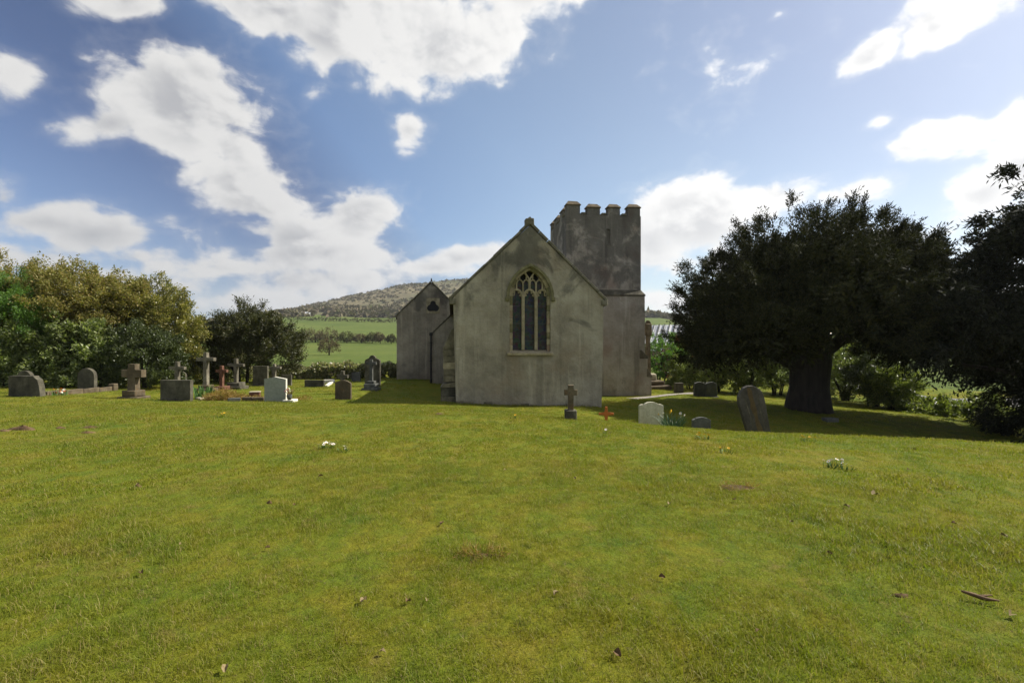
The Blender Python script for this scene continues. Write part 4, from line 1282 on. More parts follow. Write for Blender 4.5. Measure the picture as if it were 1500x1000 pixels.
# small trefoil window in a square stone surround
tfx, tfz = tcx + .10, 3.72
box('window_surround', tfx - .40, tfx + .40, TT - .012, TT + .02, H(tfz - .42), H(tfz + .50), M_dress, tr_, .006)
tf = []
for (c0, c1, rr, a0, a1) in [((.17), -.10, .19, -110, 70), (0, .17, .17, -10, 190), (-.17, -.10, .19, 110, 290)]:
    for k in range(9):
        a = R(a0 + (a1 - a0) * k / 8); tf.append((tfx + c0 + rr * math.cos(a), H(tfz + c1 + rr * math.sin(a))))
prism('trefoil_light', tf, TT - .03, TT - .014, M_opening, tr_)  # dark plate laid on the surround, painted as the shade inside the opening

# lean-to between transept and chancel
LT = 8.2
lean = empty('lean_to', (0, 0, 0)); lean.parent = church
prism('wall', [(-1.16, H(-1.3)), (.05, H(-1.3)), (.05, H(3.2)), (-1.16, H(2.02))], LT, TT - .02, M_render2, lean)
copings(-1.24, H(1.98), .04, H(3.24), LT - .06, TT - .03, 3, M_cop, lean, .07, 'verge_stone')
# rainwater pipe in the angle
bm = bmesh.new()
bmesh.ops.create_cone(bm, cap_ends=True, segments=10, radius1=.05, radius2=.05, depth=3.1)
pipe = bm_obj('drainpipe', bm, M_black, church, (-1.22, LT - .07, H(.42)))
box('hopper', -1.31, -1.13, LT - .17, LT - .01, H(1.92), H(2.1), M_black, church, .01)
for zb in (-.6, .5, 1.5):
    box('pipe_clip', -1.29, -1.15, LT - .09, LT + .0, H(zb), H(zb + .05), M_black, church)

# ---- tower
TX0, TX1, TY0, TY1 = 6.28, 10.62, 7.3, 11.7
tow = empty('tower', (0, 0, 0)); tow.parent = church
tow['label'] = 'battlemented tower'
bm = bmesh.new()
def add_frustum(bm, x0, x1, y0, y1, z0, X0, X1, Y0, Y1, z1, top=True):
    vs = [bm.verts.new(q) for q in [(x0, y0, z0), (x1, y0, z0), (x1, y1, z0), (x0, y1, z0), (X0, Y0, z1), (X1, Y0, z1), (X1, Y1, z1), (X0, Y1, z1)]]
    for f in [(0, 3, 2, 1), (4, 5, 6, 7), (0, 1, 5, 4), (1, 2, 6, 5), (2, 3, 7, 6), (3, 0, 4, 7)]: bm.faces.new([vs[q] for q in f])
add_frustum(bm, TX0 + .0, TX1 + .20, TY0 - .17, TY1 + .17, H(-2.6), TX0, TX1 + .17, TY0 - .15, TY1 + .15, H(4.16))
lower = bm_obj('lower_stage', bm, M_tower, tow)
bm = bmesh.new()
add_frustum(bm, TX0 - .04, TX1 + .20, TY0 - .19, TY1 + .19, H(4.165), TX0 - .04, TX1 + .20, TY0 - .19, TY1 + .19, H(4.24))
add_frustum(bm, TX0 - .04, TX1 + .20, TY0 - .19, TY1 + .19, H(4.243), TX0 - .0, TX1 + .0, TY0 - .0, TY1 + .0, H(4.52))
bm_obj('string_course', bm, M_dark, tow)
# the upper stage has a slit window cut as a real recess: four panels round the opening
sx0, sx1, sz0, sz1 = TX0 + 2.32, TX0 + 2.54, 7.1, 7.95
UZ0, UZ1 = 4.45, 8.72
bm = bmesh.new()
# front face with a hole, plus the other sides
def q(*pp): bm.faces.new([bm.verts.new(p) for p in pp])
y0 = TY0
q((TX0, y0, H(UZ0)), (sx0, y0, H(UZ0)), (sx0, y0, H(UZ1)), (TX0, y0, H(UZ1)))
q((sx1, y0, H(UZ0)), (TX1, y0, H(UZ0)), (TX1, y0, H(UZ1)), (sx1, y0, H(UZ1)))
q((sx0, y0, H(UZ0)), (sx1, y0, H(UZ0)), (sx1, y0, H(sz0)), (sx0, y0, H(sz0)))
q((sx0, y0, H(sz1)), (sx1, y0, H(sz1)), (sx1, y0, H(UZ1)), (sx0, y0, H(UZ1)))
q((sx0, y0, H(sz0)), (sx0, y0 + .25, H(sz0)), (sx0, y0 + .25, H(sz1)), (sx0, y0, H(sz1)))
q((sx1, y0, H(sz0)), (sx1, y0, H(sz1)), (sx1, y0 + .25, H(sz1)), (sx1, y0 + .25, H(sz0)))
q((sx0, y0, H(sz1)), (sx0, y0 + .25, H(sz1)), (sx1, y0 + .25, H(sz1)), (sx1, y0, H(sz1)))
q((sx0, y0, H(sz0)), (sx1, y0, H(sz0)), (sx1, y0 + .25, H(sz0)), (sx0, y0 + .25, H(sz0)))
q((TX1, y0, H(UZ0)), (TX1, TY1, H(UZ0)), (TX1, TY1, H(UZ1)), (TX1, y0, H(UZ1)))
q((TX1, TY1, H(UZ0)), (TX0, TY1, H(UZ0)), (TX0, TY1, H(UZ1)), (TX1, TY1, H(UZ1)))
q((TX0, TY1, H(UZ0)), (TX0, y0, H(UZ0)), (TX0, y0, H(UZ1)), (TX0, TY1, H(UZ1)))
q((TX0, y0, H(UZ1)), (TX1, y0, H(UZ1)), (TX1, TY1, H(UZ1)), (TX0, TY1, H(UZ1)))
bmesh.ops.remove_doubles(bm, verts=bm.verts, dist=.001)
bm_obj('upper_stage', bm, M_tower, tow)
sw = box('slit_window', sx0, sx1, TY0 + .10, TY0 + .24, H(sz0), H(sz1), M_tower, tow)
box('slit_sill', sx0 - .06, sx1 + .06, TY0 - .03, TY0 + .1, H(sz0 - .07), H(sz0 - .002), M_tower, tow, .01)
# parapet with merlons on all four sides
PT = .38
MZ0, MZ1 = 8.725, 9.16
def merlon_front(x0, x1, y0, y1):
    MZ1 = 9.14 + rnd.uniform(-.04, .05) + (.10 if (x0 < TX0 + .1 and y0 < TY0 + .1) else 0)
    x0 += rnd.uniform(-.0, .05); x1 -= rnd.uniform(-.0, .05)
    me_ = box('merlon', x0, x1, y0, y1, H(MZ0), H(MZ1), M_tower, tow, 0)
    cp_ = bmesh.new()
    b0, b1 = .05, .13
    vs = [cp_.verts.new(p) for p in [(x0 - b0, y0 - b0, H(MZ1)), (x1 + b0, y0 - b0, H(MZ1)), (x1 + b0, y1 + b0, H(MZ1)), (x0 - b0, y1 + b0, H(MZ1)),
                                     (x0 - b0, y0 - b0, H(MZ1 + .06)), (x1 + b0, y0 - b0, H(MZ1 + .06)), (x1 + b0, y1 + b0, H(MZ1 + .06)), (x0 - b0, y1 + b0, H(MZ1 + .06)),
                                     (x0 + b1, y0 + b1, H(MZ1 + .27 + rnd.uniform(-.02, .02))), (x1 - b1, y0 + b1, H(MZ1 + .27 + rnd.uniform(-.02, .02))), (x1 - b1, y1 - b1, H(MZ1 + .26)), (x0 + b1, y1 - b1, H(MZ1 + .26))]]
    for f in [(0, 3, 2, 1), (0, 1, 5, 4), (1, 2, 6, 5), (2, 3, 7, 6), (3, 0, 4, 7), (4, 5, 9, 8), (5, 6, 10, 9), (6, 7, 11, 10), (7, 4, 8, 11), (8, 9, 10, 11)]: cp_.faces.new([vs[k] for k in f])
    bmesh.ops.bevel(cp_, geom=list(cp_.edges), offset=.015, segments=1, affect='EDGES')
    bm_obj('merlon_cap', cp_, M_brown, me_)
def crenel(x0, x1, y0, y1):
    box('crenel_coping', x0, x1, y0, y1, H(MZ0 + .003), H(MZ0 + .12), M_cop, tow, .012)
mw = .80; gp = (TX1 - TX0 - 4 * mw) / 3
for k in range(4):
    xa = TX0 + k * (mw + gp)
    for (ya, yb) in ((TY0, TY0 + PT), (TY1 - PT, TY1)):
        merlon_front(xa, xa + mw, ya, yb)
        if k < 3: crenel(xa + mw + .06, xa + mw + gp - .06, ya - .04, yb + .04)
mws = .74; inner0, inner1 = TY0 + PT + .55, TY1 - PT - .55
gs = (inner1 - inner0 - 2 * mws) / 1
for (xa, xb) in ((TX0, TX0 + PT), (TX1 - PT, TX1)):
    for k in range(2):
        ya = inner0 + k * (mws + gs)
        merlon_front(xa, xb, ya, ya + mws)
    crenel(xa - .04, xb + .04, TY0 + PT + .06, inner0 - .06); crenel(xa - .04, xb + .04, inner0 + mws + .06, inner1 - mws - .06); crenel(xa - .04, xb + .04, inner1 + .06, TY1 - PT - .06)
box('tower_roof', TX0 + PT, TX1 - PT, TY0 + PT, TY1 - PT, H(8.70), H(8.76), M_lead, tow)
# diagonal buttress with weathered offsets at the right corner
tb = empty('tower_buttress', (TX1 - .10, TY0 + .10, 0), R(-8)); tb.parent = tow
tb.parent = church
box('buttress_shaft', -.28, .28, -.10, 1, H(-2.6), H(.62), M_tower, tb, rot=(0, 0, R(90)))
# profile in x (outward) and z, pushed across y
def offs(name, pts, w, mat):
    bm = bmesh.new(); add_prism(bm, [(x, H(z)) for x, z in pts], -w, w, .01)
    return bm_obj(name, bm, mat, tb)
for c in list(tb.children): bpy.data.objects.remove(c)
offs('buttress_shaft', [(-.1, -2.6), (.66, -2.6), (.66, -.42), (.44, -.40), (.44, .62), (-.1, .62)], .30, M_tower)
offs('weathering', [(.40, -.39), (.72, -.46), (.70, -.34), (.46, .05), (.40, .06)], .31, M_grey)
offs('weathering', [(.0, .625), (.50, .625), (.48, .76), (.10, 1.12), (.0, 1.12)], .30, M_grey)

# nave body to close the view behind the chancel
box('nave_wall', .3, 6.1, NL, NL + 6, H(-2), H(3.3), M_render2, church)

# ================================================================== HEADSTONES AND CROSSES
def headstone_pts(w, h, kind):
    hw = w / 2
    if kind == 'round':
        return [(-hw, 0), (hw, 0)] + [(hw * math.cos(math.pi * i / 12), h - hw * .85 + hw * .85 * math.sin(math.pi * i / 12)) for i in range(13)]
    if kind == 'flat':
        return [(-hw, 0), (hw, 0), (hw, h), (-hw, h)]
    if kind == 'ogee':      # shallow peak on drooping shoulders
        pts = [(-hw, 0), (hw, 0), (hw, h * .915)]
        for i in range(1, 12):
            u = 1 - i / 6; pts.append((hw * u, h * (.915 + .085 * (1 - abs(u)) ** 1.0 * (1.0 if abs(u) > .01 else 1))))
        return pts + [(-hw, h * .915)]
    if kind == 'shoulder':  # concave shoulders and a raised middle
        s = h * .09
        pts = [(-hw, 0), (hw, 0), (hw, h - s * 1.6), (hw * .82, h - s * 1.2)]
        for i in range(7):
            a = math.pi * i / 6; pts.append((hw * .68 * math.cos(a), h - s + s * math.sin(a)))
        return pts + [(-hw * .82, h - s * 1.2), (-hw, h - s * 1.6)]
    if kind == 'lobed':     # round middle between two lower round shoulders
        pts = [(-hw, 0), (hw, 0)]
        for i in range(6): a = math.pi / 2 * i / 5; pts.append((hw * (.72 + .28 * math.cos(a)), h * .86 + h * .07 * math.sin(a)))
        for i in range(11): a = math.pi * (.04 + .92 * i / 10); pts.append((hw * .60 * math.cos(a), h * .90 + h * .10 * math.sin(a)))
        for i in range(6): a = math.pi / 2 * (1 + i / 5); pts.append((hw * (-.72 + .28 * math.cos(a)), h * .86 + h * .07 * math.sin(a)))
        return pts
    if kind == 'gothic':    # big shouldered stone with a round head
        pts = [(-hw, 0), (hw, 0), (hw, h * .80)]
        for i in range(5): a = math.pi / 2 * i / 4; pts.append((hw * (.62 + .38 * math.cos(a)), h * .80 + h * .08 * math.sin(a)))
        for i in range(9): a = math.pi * i / 8; pts.append((hw * .42 * math.cos(a), h * .90 + h * .10 * math.sin(a)))
        for i in range(5): a = math.pi / 2 * (1 + i / 4); pts.append((hw * (-.62 + .38 * math.cos(a)), h * .80 + h * .08 * math.sin(a)))
        return pts + [(-hw, h * .80)]
    if kind == 'broken':    # right shoulder sloping off
        return [(-hw, 0), (hw, 0), (hw * .93, h * .45), (hw * .80, h * .82), (hw * .62, h * .90), (hw * .55, h), (-hw * .92, h), (-hw, h * .96)]
    if kind == 'tall':      # old pointed-round headstone
        pts = [(-hw * .80, 0), (hw * .80, 0), (hw, h * .72)]
        for i in range(9): a = math.pi * i / 8; pts.append((hw * math.cos(a) * (1 if abs(math.cos(a)) > .9 else .95), h * .74 + h * .26 * math.sin(a) ** .9))
        return pts + [(-hw, h * .72)]


GS = 'headstones in the churchyard'
GX = 'stone crosses in the churchyard'


def headstone(px, d, w, h, kind, mat, label, th=.12, rz=None, lean=(0, 0), base=None, group=GS, edge=None, name='headstone', sink=.06):
    p = G(px, d)
    if rz is None: rz = (-5 if px < 700 else 4) + rnd.uniform(-2, 2)
    o = empty(name, p, R(rz), label, 'headstone', group)
    o.rotation_euler = (R(lean[0]), R(lean[1]), R(rz))
    b = 0
    if base:
        box('base', -base[0] / 2, base[0] / 2, -base[1] / 2, base[1] / 2, -sink - .05, base[2], mat, o, .015, .006)
        b = base[2]
    st = prism('slab', [(x, z + b - (sink if not base else -.0)) if z == 0 else (x, z + b) for x, z in headstone_pts(w, h - b, kind)], -th / 2, th / 2, mat, o, .012)
    if edge:
        st.data.materials.append(edge)
        for f in st.data.polygons:
            if abs(f.normal.y) < .5: f.material_index = 1  # edge faces take the whiter colour, painting the sun on them
    return o


def cross(px, d, h, span, arm, mat, label, steps=(), rz=-4, lean=(0, 0), armz=.72, flare=0.0, group=GX, th=None, name='stone_cross', stepmat=None):
    p = G(px, d)
    o = empty(name, p, 0, label, 'cross', group)
    o.rotation_euler = (R(lean[0]), R(lean[1]), R(rz))
    z = 0.0; th = th or arm * 1.25
    for k, (w_, dd, hh) in enumerate(steps):
        box('step', -w_ / 2, w_ / 2, -dd / 2, dd / 2, z - (.1 if k == 0 else .0) + .002, z + hh, stepmat or mat, o, .02, .008)
        z += hh
    sh = h - z; az_ = z + sh * armz; a = arm / 2
    pts = [(-a * 1.25, z - .02), (a * 1.25, z - .02), (a, az_ - a), (span / 2, az_ - a * (1 + flare)), (span / 2, az_ + a * (1 + flare)), (a, az_ + a), (a * (1 + flare), h), (-a * (1 + flare), h), (-a, az_ + a),
           (-span / 2, az_ + a * (1 + flare)), (-span / 2, az_ - a * (1 + flare)), (-a, az_ - a)]
    prism('cross', pts, -th / 2, th / 2, mat, o, .012)
    return o


def px2m(n, d): return n / F * d


# left group, from the edge inwards
headstone(36, 18.8, px2m(23, 18.8), .86, 'round', M_dark, 'leaning round-topped stone behind the broken-shouldered headstone', lean=(0, 4), th=.14)
headstone(40, 17.0, px2m(50, 17), .73, 'broken', M_dark, 'broad dark headstone with broken sloping right shoulder at the left end', th=.2)
headstone(128, 20.2, px2m(27, 20.2), .95, 'round', M_dark, 'round-topped dark headstone standing alone before the laurels', th=.15)
cross(196, 17.5, 1.24, px2m(31, 17.5) * 1.0, .25, M_brown, 'thick weathered brown cross on a stepped base', [(.80, .6, .08), (.52, .46, .22)], armz=.64, flare=.06, th=.22)
headstone(259, 17.0, px2m(46, 17), .74, 'flat', M_dark, 'wide flat-topped dark slab headstone', th=.16)
cross(260, 21.5, 1.32, px2m(24, 21.5), .13, M_grey, 'slim pale cross rising behind the wide dark slab', [(.5, .4, .2)], armz=.74)
headstone(252, 24, .62, .72, 'round', M_dark, 'dark rounded stone left of the slim pale cross', th=.14)
headstone(265, 24.3, .55, .78, 'round', M_dark, 'dark rounded stone right of the slim pale cross', th=.14)
cross(302, 22.0, 1.76, px2m(27, 22), .15, M_grey, 'tallest pale cross in front of the small yew', [(.75, .6, .14), (.5, .42, .14)], armz=.79, stepmat=M_brown)
cross(325, 22.8, 1.16, px2m(17, 22.8), .12, M_red, 'small reddish cross between the two taller pale crosses', [(.55, .45, .2)], armz=.74)
cross(346, 23.5, 1.5, px2m(24, 23.5), .13, M_grey, 'pale cross on two dark steps before the small yew', [(.86, .7, .17), (.62, .5, .17)], armz=.72, stepmat=M_dark)
headstone(382, 26, px2m(22, 26), 1.08, 'flat', M_dark, 'tall rectangular dark headstone right of the pale crosses', base=(1.05, .4, .07), th=.14)
cross(402, 26.6, 1.18, px2m(20, 26.6), .12, M_grey, 'dark cross showing above the white headstone', [(.5, .4, .2)], armz=.78)
ws = headstone(404, 17.5, px2m(31, 17.5), .90, 'ogee', M_white, 'clean pale grey headstone with peaked top', th=.13, edge=M_whiteedge, rz=3)
headstone(420, 26.4, px2m(15, 26.4), .60, 'flat', M_dark, 'low dark headstone half hidden behind the peaked pale one', th=.12)
low = headstone(461, 25, px2m(29, 25), .36, 'flat', M_dark, 'low rectangular dark stone at the head of a white kerb', th=.15)
headstone(503, 19, px2m(24, 19), .77, 'shoulder', M_brown, 'small shouldered headstone with a dark cross behind it', th=.11)
cross(502, 21.3, 1.02, px2m(16, 21.3), .13, M_dark, 'small dark cross peeping over the shouldered headstone', [(.4, .35, .3)], armz=.66)
headstone(522, 29, px2m(13, 29), .56, 'flat', M_slate, 'small grey leaning stone by the low hedge', th=.12, lean=(0, -4))
headstone(546, 25.2, px2m(23, 25.2), 1.60, 'gothic', M_dark, 'large dark headstone with round head and shoulders', th=.15)
cross(544, 23, 1.46, px2m(15, 23), .12, M_slate, 'slim grey cross on a stepped base against the large dark headstone', [(.76, .6, .12), (.56, .48, .2), (.36, .34, .13)], armz=.82, stepmat=M_slate)
# right group
cross(836, 10.6, .76, px2m(19, 10.6), .10, M_brown, 'little lichened cross on a rough block near the chancel corner', [(.26, .24, .22)], armz=.70, flare=.25, stepmat=M_dark)
oc = cross(888, 11.4, .34, px2m(22, 11.4), .055, M_orange, 'small orange wooden cross stuck in the grass', [], armz=.50, rz=2, name='wooden_cross', th=.03, group=None)
lob = headstone(953.5, 13, px2m(36, 13), .83, 'lobed', M_marble, 'pale headstone with three-lobed top beside the daffodils', th=.10, rz=4)
for s in (-1, 1):
    box('rib', s * .19 - .008, s * .19 + .008, -.062, -.05, .0, .70, M_marble, lob)
headstone(1027, 12.5, px2m(27, 12.5), .48, 'shoulder', M_slate, 'low sunken stone between the daffodils and the leaning headstone', th=.1)
ln = headstone(1114, 13, .70, 1.54, 'tall', M_lean, 'tall old leaning headstone with an orange lichen streak', th=.13, lean=(0, -14), rz=3, sink=.2)
prism('lichen_streak', [(.0, .1), (.12, .1), (.10, .35), (.045, .6), (.07, .9), (.05, 1.2), (.06, 1.4), (.02, 1.49), (-.05, 1.49), (-.07, 1.3), (-.05, 1.1), (-.085, .95), (-.03, .7), (-.05, .45)], -.071, -.064, M_rust, ln)
for s in (-.16, .17):
    prism('crack', [(s - .012, .1), (s + .012, .1), (s * .9 + .02, .7), (s * 1.1 + .015, 1.25), (s * 1.1 - .01, 1.25), (s * .9 - .005, .7)], -.067, -.0645, M_dark, ln)
headstone(994, 29.5, .50, .62, 'flat', M_dark, 'squat dark stump of a headstone left of the open book memorial', th=.3)
headstone(1216, 19.0, .5, .14, 'flat', M_slate, 'flat grey tablet in the grass near the yew trunk', th=.3)
# open book memorial
p = G(1033, 26)
bk = empty('open_book_memorial', p, R(-6), 'dark memorial shaped like an open book, its top catching the sun', 'memorial')
for s in (-1, 1):
    bm = bmesh.new()
    a_, b_ = 0.01, .56
    prof = [(s * a_, .0), (s * b_ * 1.08, .0), (s * b_, .72), (s * .40, .79), (s * .22, .79), (s * a_, .70)]
    if s < 0: prof = prof[::-1]
    add_prism(bm, prof, -.12, .12, .02)
    bm_obj('page', bm, M_slate, bk)
box('base', -.66, .66, -.22, .22, -.12, .03, M_slate, bk, .02)

# churchyard cross behind the tower: steps, socket, shaft and squared head
p = G(949, 33)
cc = empty('churchyard_cross', p, R(12), 'old churchyard cross with square head on stone steps behind the tower', 'cross')
box('step', -1.15, 1.15, -1.15, 1.15, -.2, .30, M_brown, cc, .06, .03)
box('step', -.82, .82, -.82, .82, .305, .60, M_brown, cc, .06, .03)
box('socket', -.42, .42, -.42, .42, .605, 1.05, M_pale, cc, .06, .02)
bm = bmesh.new(); add_frustum(bm, -.15, .15, -.15, .15, 1.05, -.11, .11, -.11, .11, 3.62)
bm_obj('shaft', bm, M_brown, cc)
box('head', -.23, .23, -.17, .17, 3.62, 4.45, M_brown, cc, .04)
prism('head_cap', [(-.2, 4.45), (.2, 4.45), (.06, 4.66), (-.06, 4.66)], -.12, .12, M_brown, cc, .02)


# ---- kerbs, grave plots
def kerb(px0, d0, px1, d1, h, w, mat, label, n, group='stone grave kerbs', cat='grave kerb'):
    a = G(px0, d0); b = G(px1, d1)
    o = empty('grave_kerb', a, 0, label, cat, group)
    v = b - a; L_ = math.hypot(v.x, v.y); ang = math.atan2(v.y, v.x)
    for k in range(n):
        f0, f1 = k / n, (k + 1) / n
        z = v.z * (f0 + f1) / 2
        kb = box('kerb_stone', L_ * f0 + .01, L_ * f1 - .01, -w / 2, w / 2, -.15, h, mat, o, .015, .006)
        kb.rotation_euler = (0, 0, ang); kb.location = (0, 0, z)
    return o


kk = kerb(66, 17.3, 165, 20.5, .17, .16, M_brown, 'long low lichened kerb running back past the round-topped headstone', 4)
p2 = G(166, 20.5) - kk.location
box('kerb_post', p2.x - .12, p2.x + .12, p2.y - .12, p2.y + .12, p2.z - .1, p2.z + .30, M_brown, kk, .02)
kerb(478, 25.0, 489, 28.5, .12, .13, M_whiteedge, 'white kerb edge running back from the low rectangular stone', 2)
kerb(474, 28.4, 490, 28.5, .20, .13, M_whiteedge, 'white kerb end beyond the low rectangular stone', 1)
kerb(333, 17.2, 353, 17.4, .12, .16, M_slate, 'dark slab edge below the tuft of dry grass', 1)
kerb(355, 17.6, 388, 17.6, .14, .12, M_brown, 'pale brown kerb left of the peaked pale headstone', 2)
# small brick-red block
p = G(373.5, 19.3)
o = empty('grave_block', p, R(20), 'small reddish stone block on the plot left of the peaked pale headstone', 'stone block')
box('block', -.19, .19, -.16, .16, -.03, .22, M_red, o, .015); box('block_cap', -.205, .205, -.175, .175, .222, .25, M_pale, o, .01)
# white base and vase right of the pale headstone
p = G(425, 17.6)
o = empty('marble_plinth', p, 0, 'white marble plinth at the foot of the peaked pale headstone', 'plinth')
box('plinth_slab', -.19, .20, -.2, .2, -.03, .09, M_whiteedge, o, .012)


def lathe(name, prof, mat, parent, seg=14, loc=None):
    V, Fc = [], []
    for r_, z_ in prof:
        for k in range(seg): V.append((r_ * math.cos(6.2832 * k / seg), r_ * math.sin(6.2832 * k / seg), z_))
    for i in range(len(prof) - 1):
        for k in range(seg): Fc.append((i * seg + k, i * seg + (k + 1) % seg, (i + 1) * seg + (k + 1) % seg, (i + 1) * seg + k))
    Fc.append(tuple(range(seg))[::-1]); Fc.append(tuple((len(prof) - 1) * seg + k for k in range(seg)))
    me = bpy.data.meshes.new(name); me.from_pydata(V, [], Fc)
    for p_ in me.polygons: p_.use_smooth = True
    return link(name, me, mat, parent, loc)


def blossom(name, parent, loc, rad, mat, cmat, petals=8, tilt=(0, 0)):
    V = [(0, 0, 0)]; Fc = []
    for k in range(petals):
        a = 6.2832 * k / petals; w = 6.2832 / petals * .46
        o = len(V)
        V += [(rad * .25 * math.cos(a - w), rad * .25 * math.sin(a - w), .02 * rad), (rad * math.cos(a - w * .8), rad * math.sin(a - w * .8), .35 * rad), (rad * 1.1 * math.cos(a), rad * 1.1 * math.sin(a), .3 * rad),
              (rad * math.cos(a + w * .8), rad * math.sin(a + w * .8), .35 * rad), (rad * .25 * math.cos(a + w), rad * .25 * math.sin(a + w), .02 * rad)]
        Fc.append((o, o + 1, o + 2, o + 3, o + 4))
    me = bpy.data.meshes.new(name); me.from_pydata(V, [], Fc)
    fl = link(name, me, mat, parent, loc, (tilt[0], tilt[1], rnd.uniform(0, 6)))
    lathe('flower_eye', [(rad * .34, 0), (rad * .36, rad * .2), (rad * .2, rad * .4)], cmat, fl, 8)
    return fl


def blades(name, n, rad, h, w, mat, parent, seed, lean=.35):
    r = random.Random(seed); V, Fc = [], []
    for k in range(n):
        a = r.uniform(0, 6.283); q_ = rad * math.sqrt(r.random()); x, y = q_ * math.cos(a), q_ * math.sin(a)
        la = a + r.uniform(-.6, .6); hh = h * r.uniform(.6, 1.1); ln_ = hh * r.uniform(.1, lean)
        fa = r.uniform(0, 3.14); wx, wy = math.cos(fa) * w / 2, math.sin(fa) * w / 2
        o = len(V)
        for f, ww in ((0, 1), (.45, 1), (.8, .75)):
            V += [(x + math.cos(la) * ln_ * f ** 2 - wx * ww, y + math.sin(la) * ln_ * f ** 2 - wy * ww, hh * f - .02), (x + math.cos(la) * ln_ * f ** 2 + wx * ww, y + math.sin(la) * ln_ * f ** 2 + wy * ww, hh * f - .02)]
        V.append((x + math.cos(la) * ln_ * 1.25, y + math.sin(la) * ln_ * 1.25, hh * .96))
        Fc += [(o, o + 1, o + 3, o + 2), (o + 2, o + 3, o + 5, o + 4), (o + 4, o + 5, o + 6)]
    me = bpy.data.meshes.new(name); me.from_pydata(V, [], Fc)
    return link(name, me, mat, parent)


p = G(424, 17.35)
o = empty('flower_vase', p + Vector((0, 0, .09)), 0, 'dark vase of purple and white flowers right of the peaked pale headstone', 'flower vase')
lathe('vase', [(.06, 0), (.085, .06), (.095, .16), (.07, .2)], M_slate, o)
blades('leaf', 14, .07, .2, .03, M_deadleaf, o, 5, .8).location = (0, 0, .16)
for k in range(9):
    blossom('flower', o, (rnd.uniform(-.11, .12), rnd.uniform(-.1, .05), .3 + rnd.uniform(-.05, .1)), .045, M_purple if k % 3 else M_petal, M_yellow, 7, (rnd.uniform(0, 1.2), rnd.uniform(-.6, .6)))
# red flowers by the long kerb
p = G(84, 17.6)
o = empty('red_flower_posy', p, 0, 'posy of red and pink flowers by the broken-shouldered headstone', 'flowers')
blades('leaf', 40, .26, .24, .022, M_iris, o, 6, .6)
for k in range(11):
    blossom('flower', o, (rnd.uniform(-.2, .26), rnd.uniform(-.1, .1), rnd.uniform(.1, .26)), .04, M_redp if k % 3 else M_petal, M_yellow, 7, (rnd.uniform(.3, 1.3), rnd.uniform(-.6, .6)))
# sword-leaved clump
p = G(299, 18.3)
o = empty('sword_leaf_clump', p, 0, 'clump of upright sword-shaped leaves right of the wide dark slab', 'plant')
blades('leaf', 90, .30, .55, .028, M_iris, o, 7, .4)
# white rocks at its foot
for k, (px, d) in enumerate([(291, 17.9), (295.5, 17.7), (300, 17.9)]):
    p = G(px, d)
    bm = bmesh.new(); bmesh.ops.create_icosphere(bm, subdivisions=2, radius=.10)
    for v in bm.verts: v.co = Vector((v.co.x * rnd.uniform(.9, 1.3), v.co.y, v.co.z * .7)) * rnd.uniform(.9, 1.1)
    ro = bm_obj('white_rock', bm, M_pale, None, p + Vector((0, 0, .035)), (0, 0, k))
    tag(ro, ['pale rock nearest the wide dark slab below the sword leaves', 'middle pale rock below the sword leaves', 'right-hand pale rock below the sword leaves'][k], 'rock', 'pale rocks below the sword-leaved clump')
# dry grass mound
p = G(325, 17.9)
o = empty('dry_grass_mound', p, 0, 'tousled mound of dry rusty grass beside the sword-leaved clump', 'dry grass')
link('dry_blades', foliage_mesh('dry_blades', [(0, 0, .08, .38, .3, .24), (.35, 0, .02, .45, .3, .16), (-.25, .0, .03, .3, .25, .14)], 420, 8, .14, .16, .014, 8, up=.7, droop=.5, zmin=0.0), M_straw, o)
p = G(362, 18.6)
o = empty('dry_leaf_litter', p, 0, 'russet leaf litter covering the plot by the reddish block', 'leaf litter')
o2 = link('dry_leaves', foliage_mesh('dry_leaves', [(0, 0, .0, .62, .5, .07), (-.5, .0, .0, .4, .4, .08)], 420, 6, .06, .06, .035, 9, up=.2, zmin=0.0), M_straw, o)
p = G(444, 18.6)
o = empty('cut_stems', p, 0, 'scatter of pale cut stems lying right of the peaked pale headstone', 'cut stems')
link('dry_stems', foliage_mesh('dry_stems', [(0, 0, .015, .34, .12, .03)], 90, 6, .1, .12, .012, 10, up=.0, zmin=0.0), M_straw, o)

# daffodils
p = G(984, 11.7)
df = empty('daffodil_clump', p, 0, 'clump of daffodils with one bright yellow bloom beside the three-lobed headstone', 'daffodils')
blades('leaf', 150, .24, .36, .015, M_blue, df, 12, .75)
for k, (x_, z_, mt, rr) in enumerate([(-.02, .46, M_yellow, .06), (-.34, .40, M_straw, .035), (-.22, .42, M_petal, .03), (.2, .42, M_petal, .032), (.30, .37, M_petal, .03), (-.05, .24, M_petal, .024), (.1, .2, M_petal, .018)]):
    tubes('flower_stalk', [([(x_ * .4, 0, -.02), (x_ * .7, 0, z_ * .6), (x_, -.03, z_)], [.006, .005, .004])], M_blue, df, 5)
    blossom('flower', df, (x_, -.04, z_), rr, mt, M_yellow, 6, (R(70), 0))


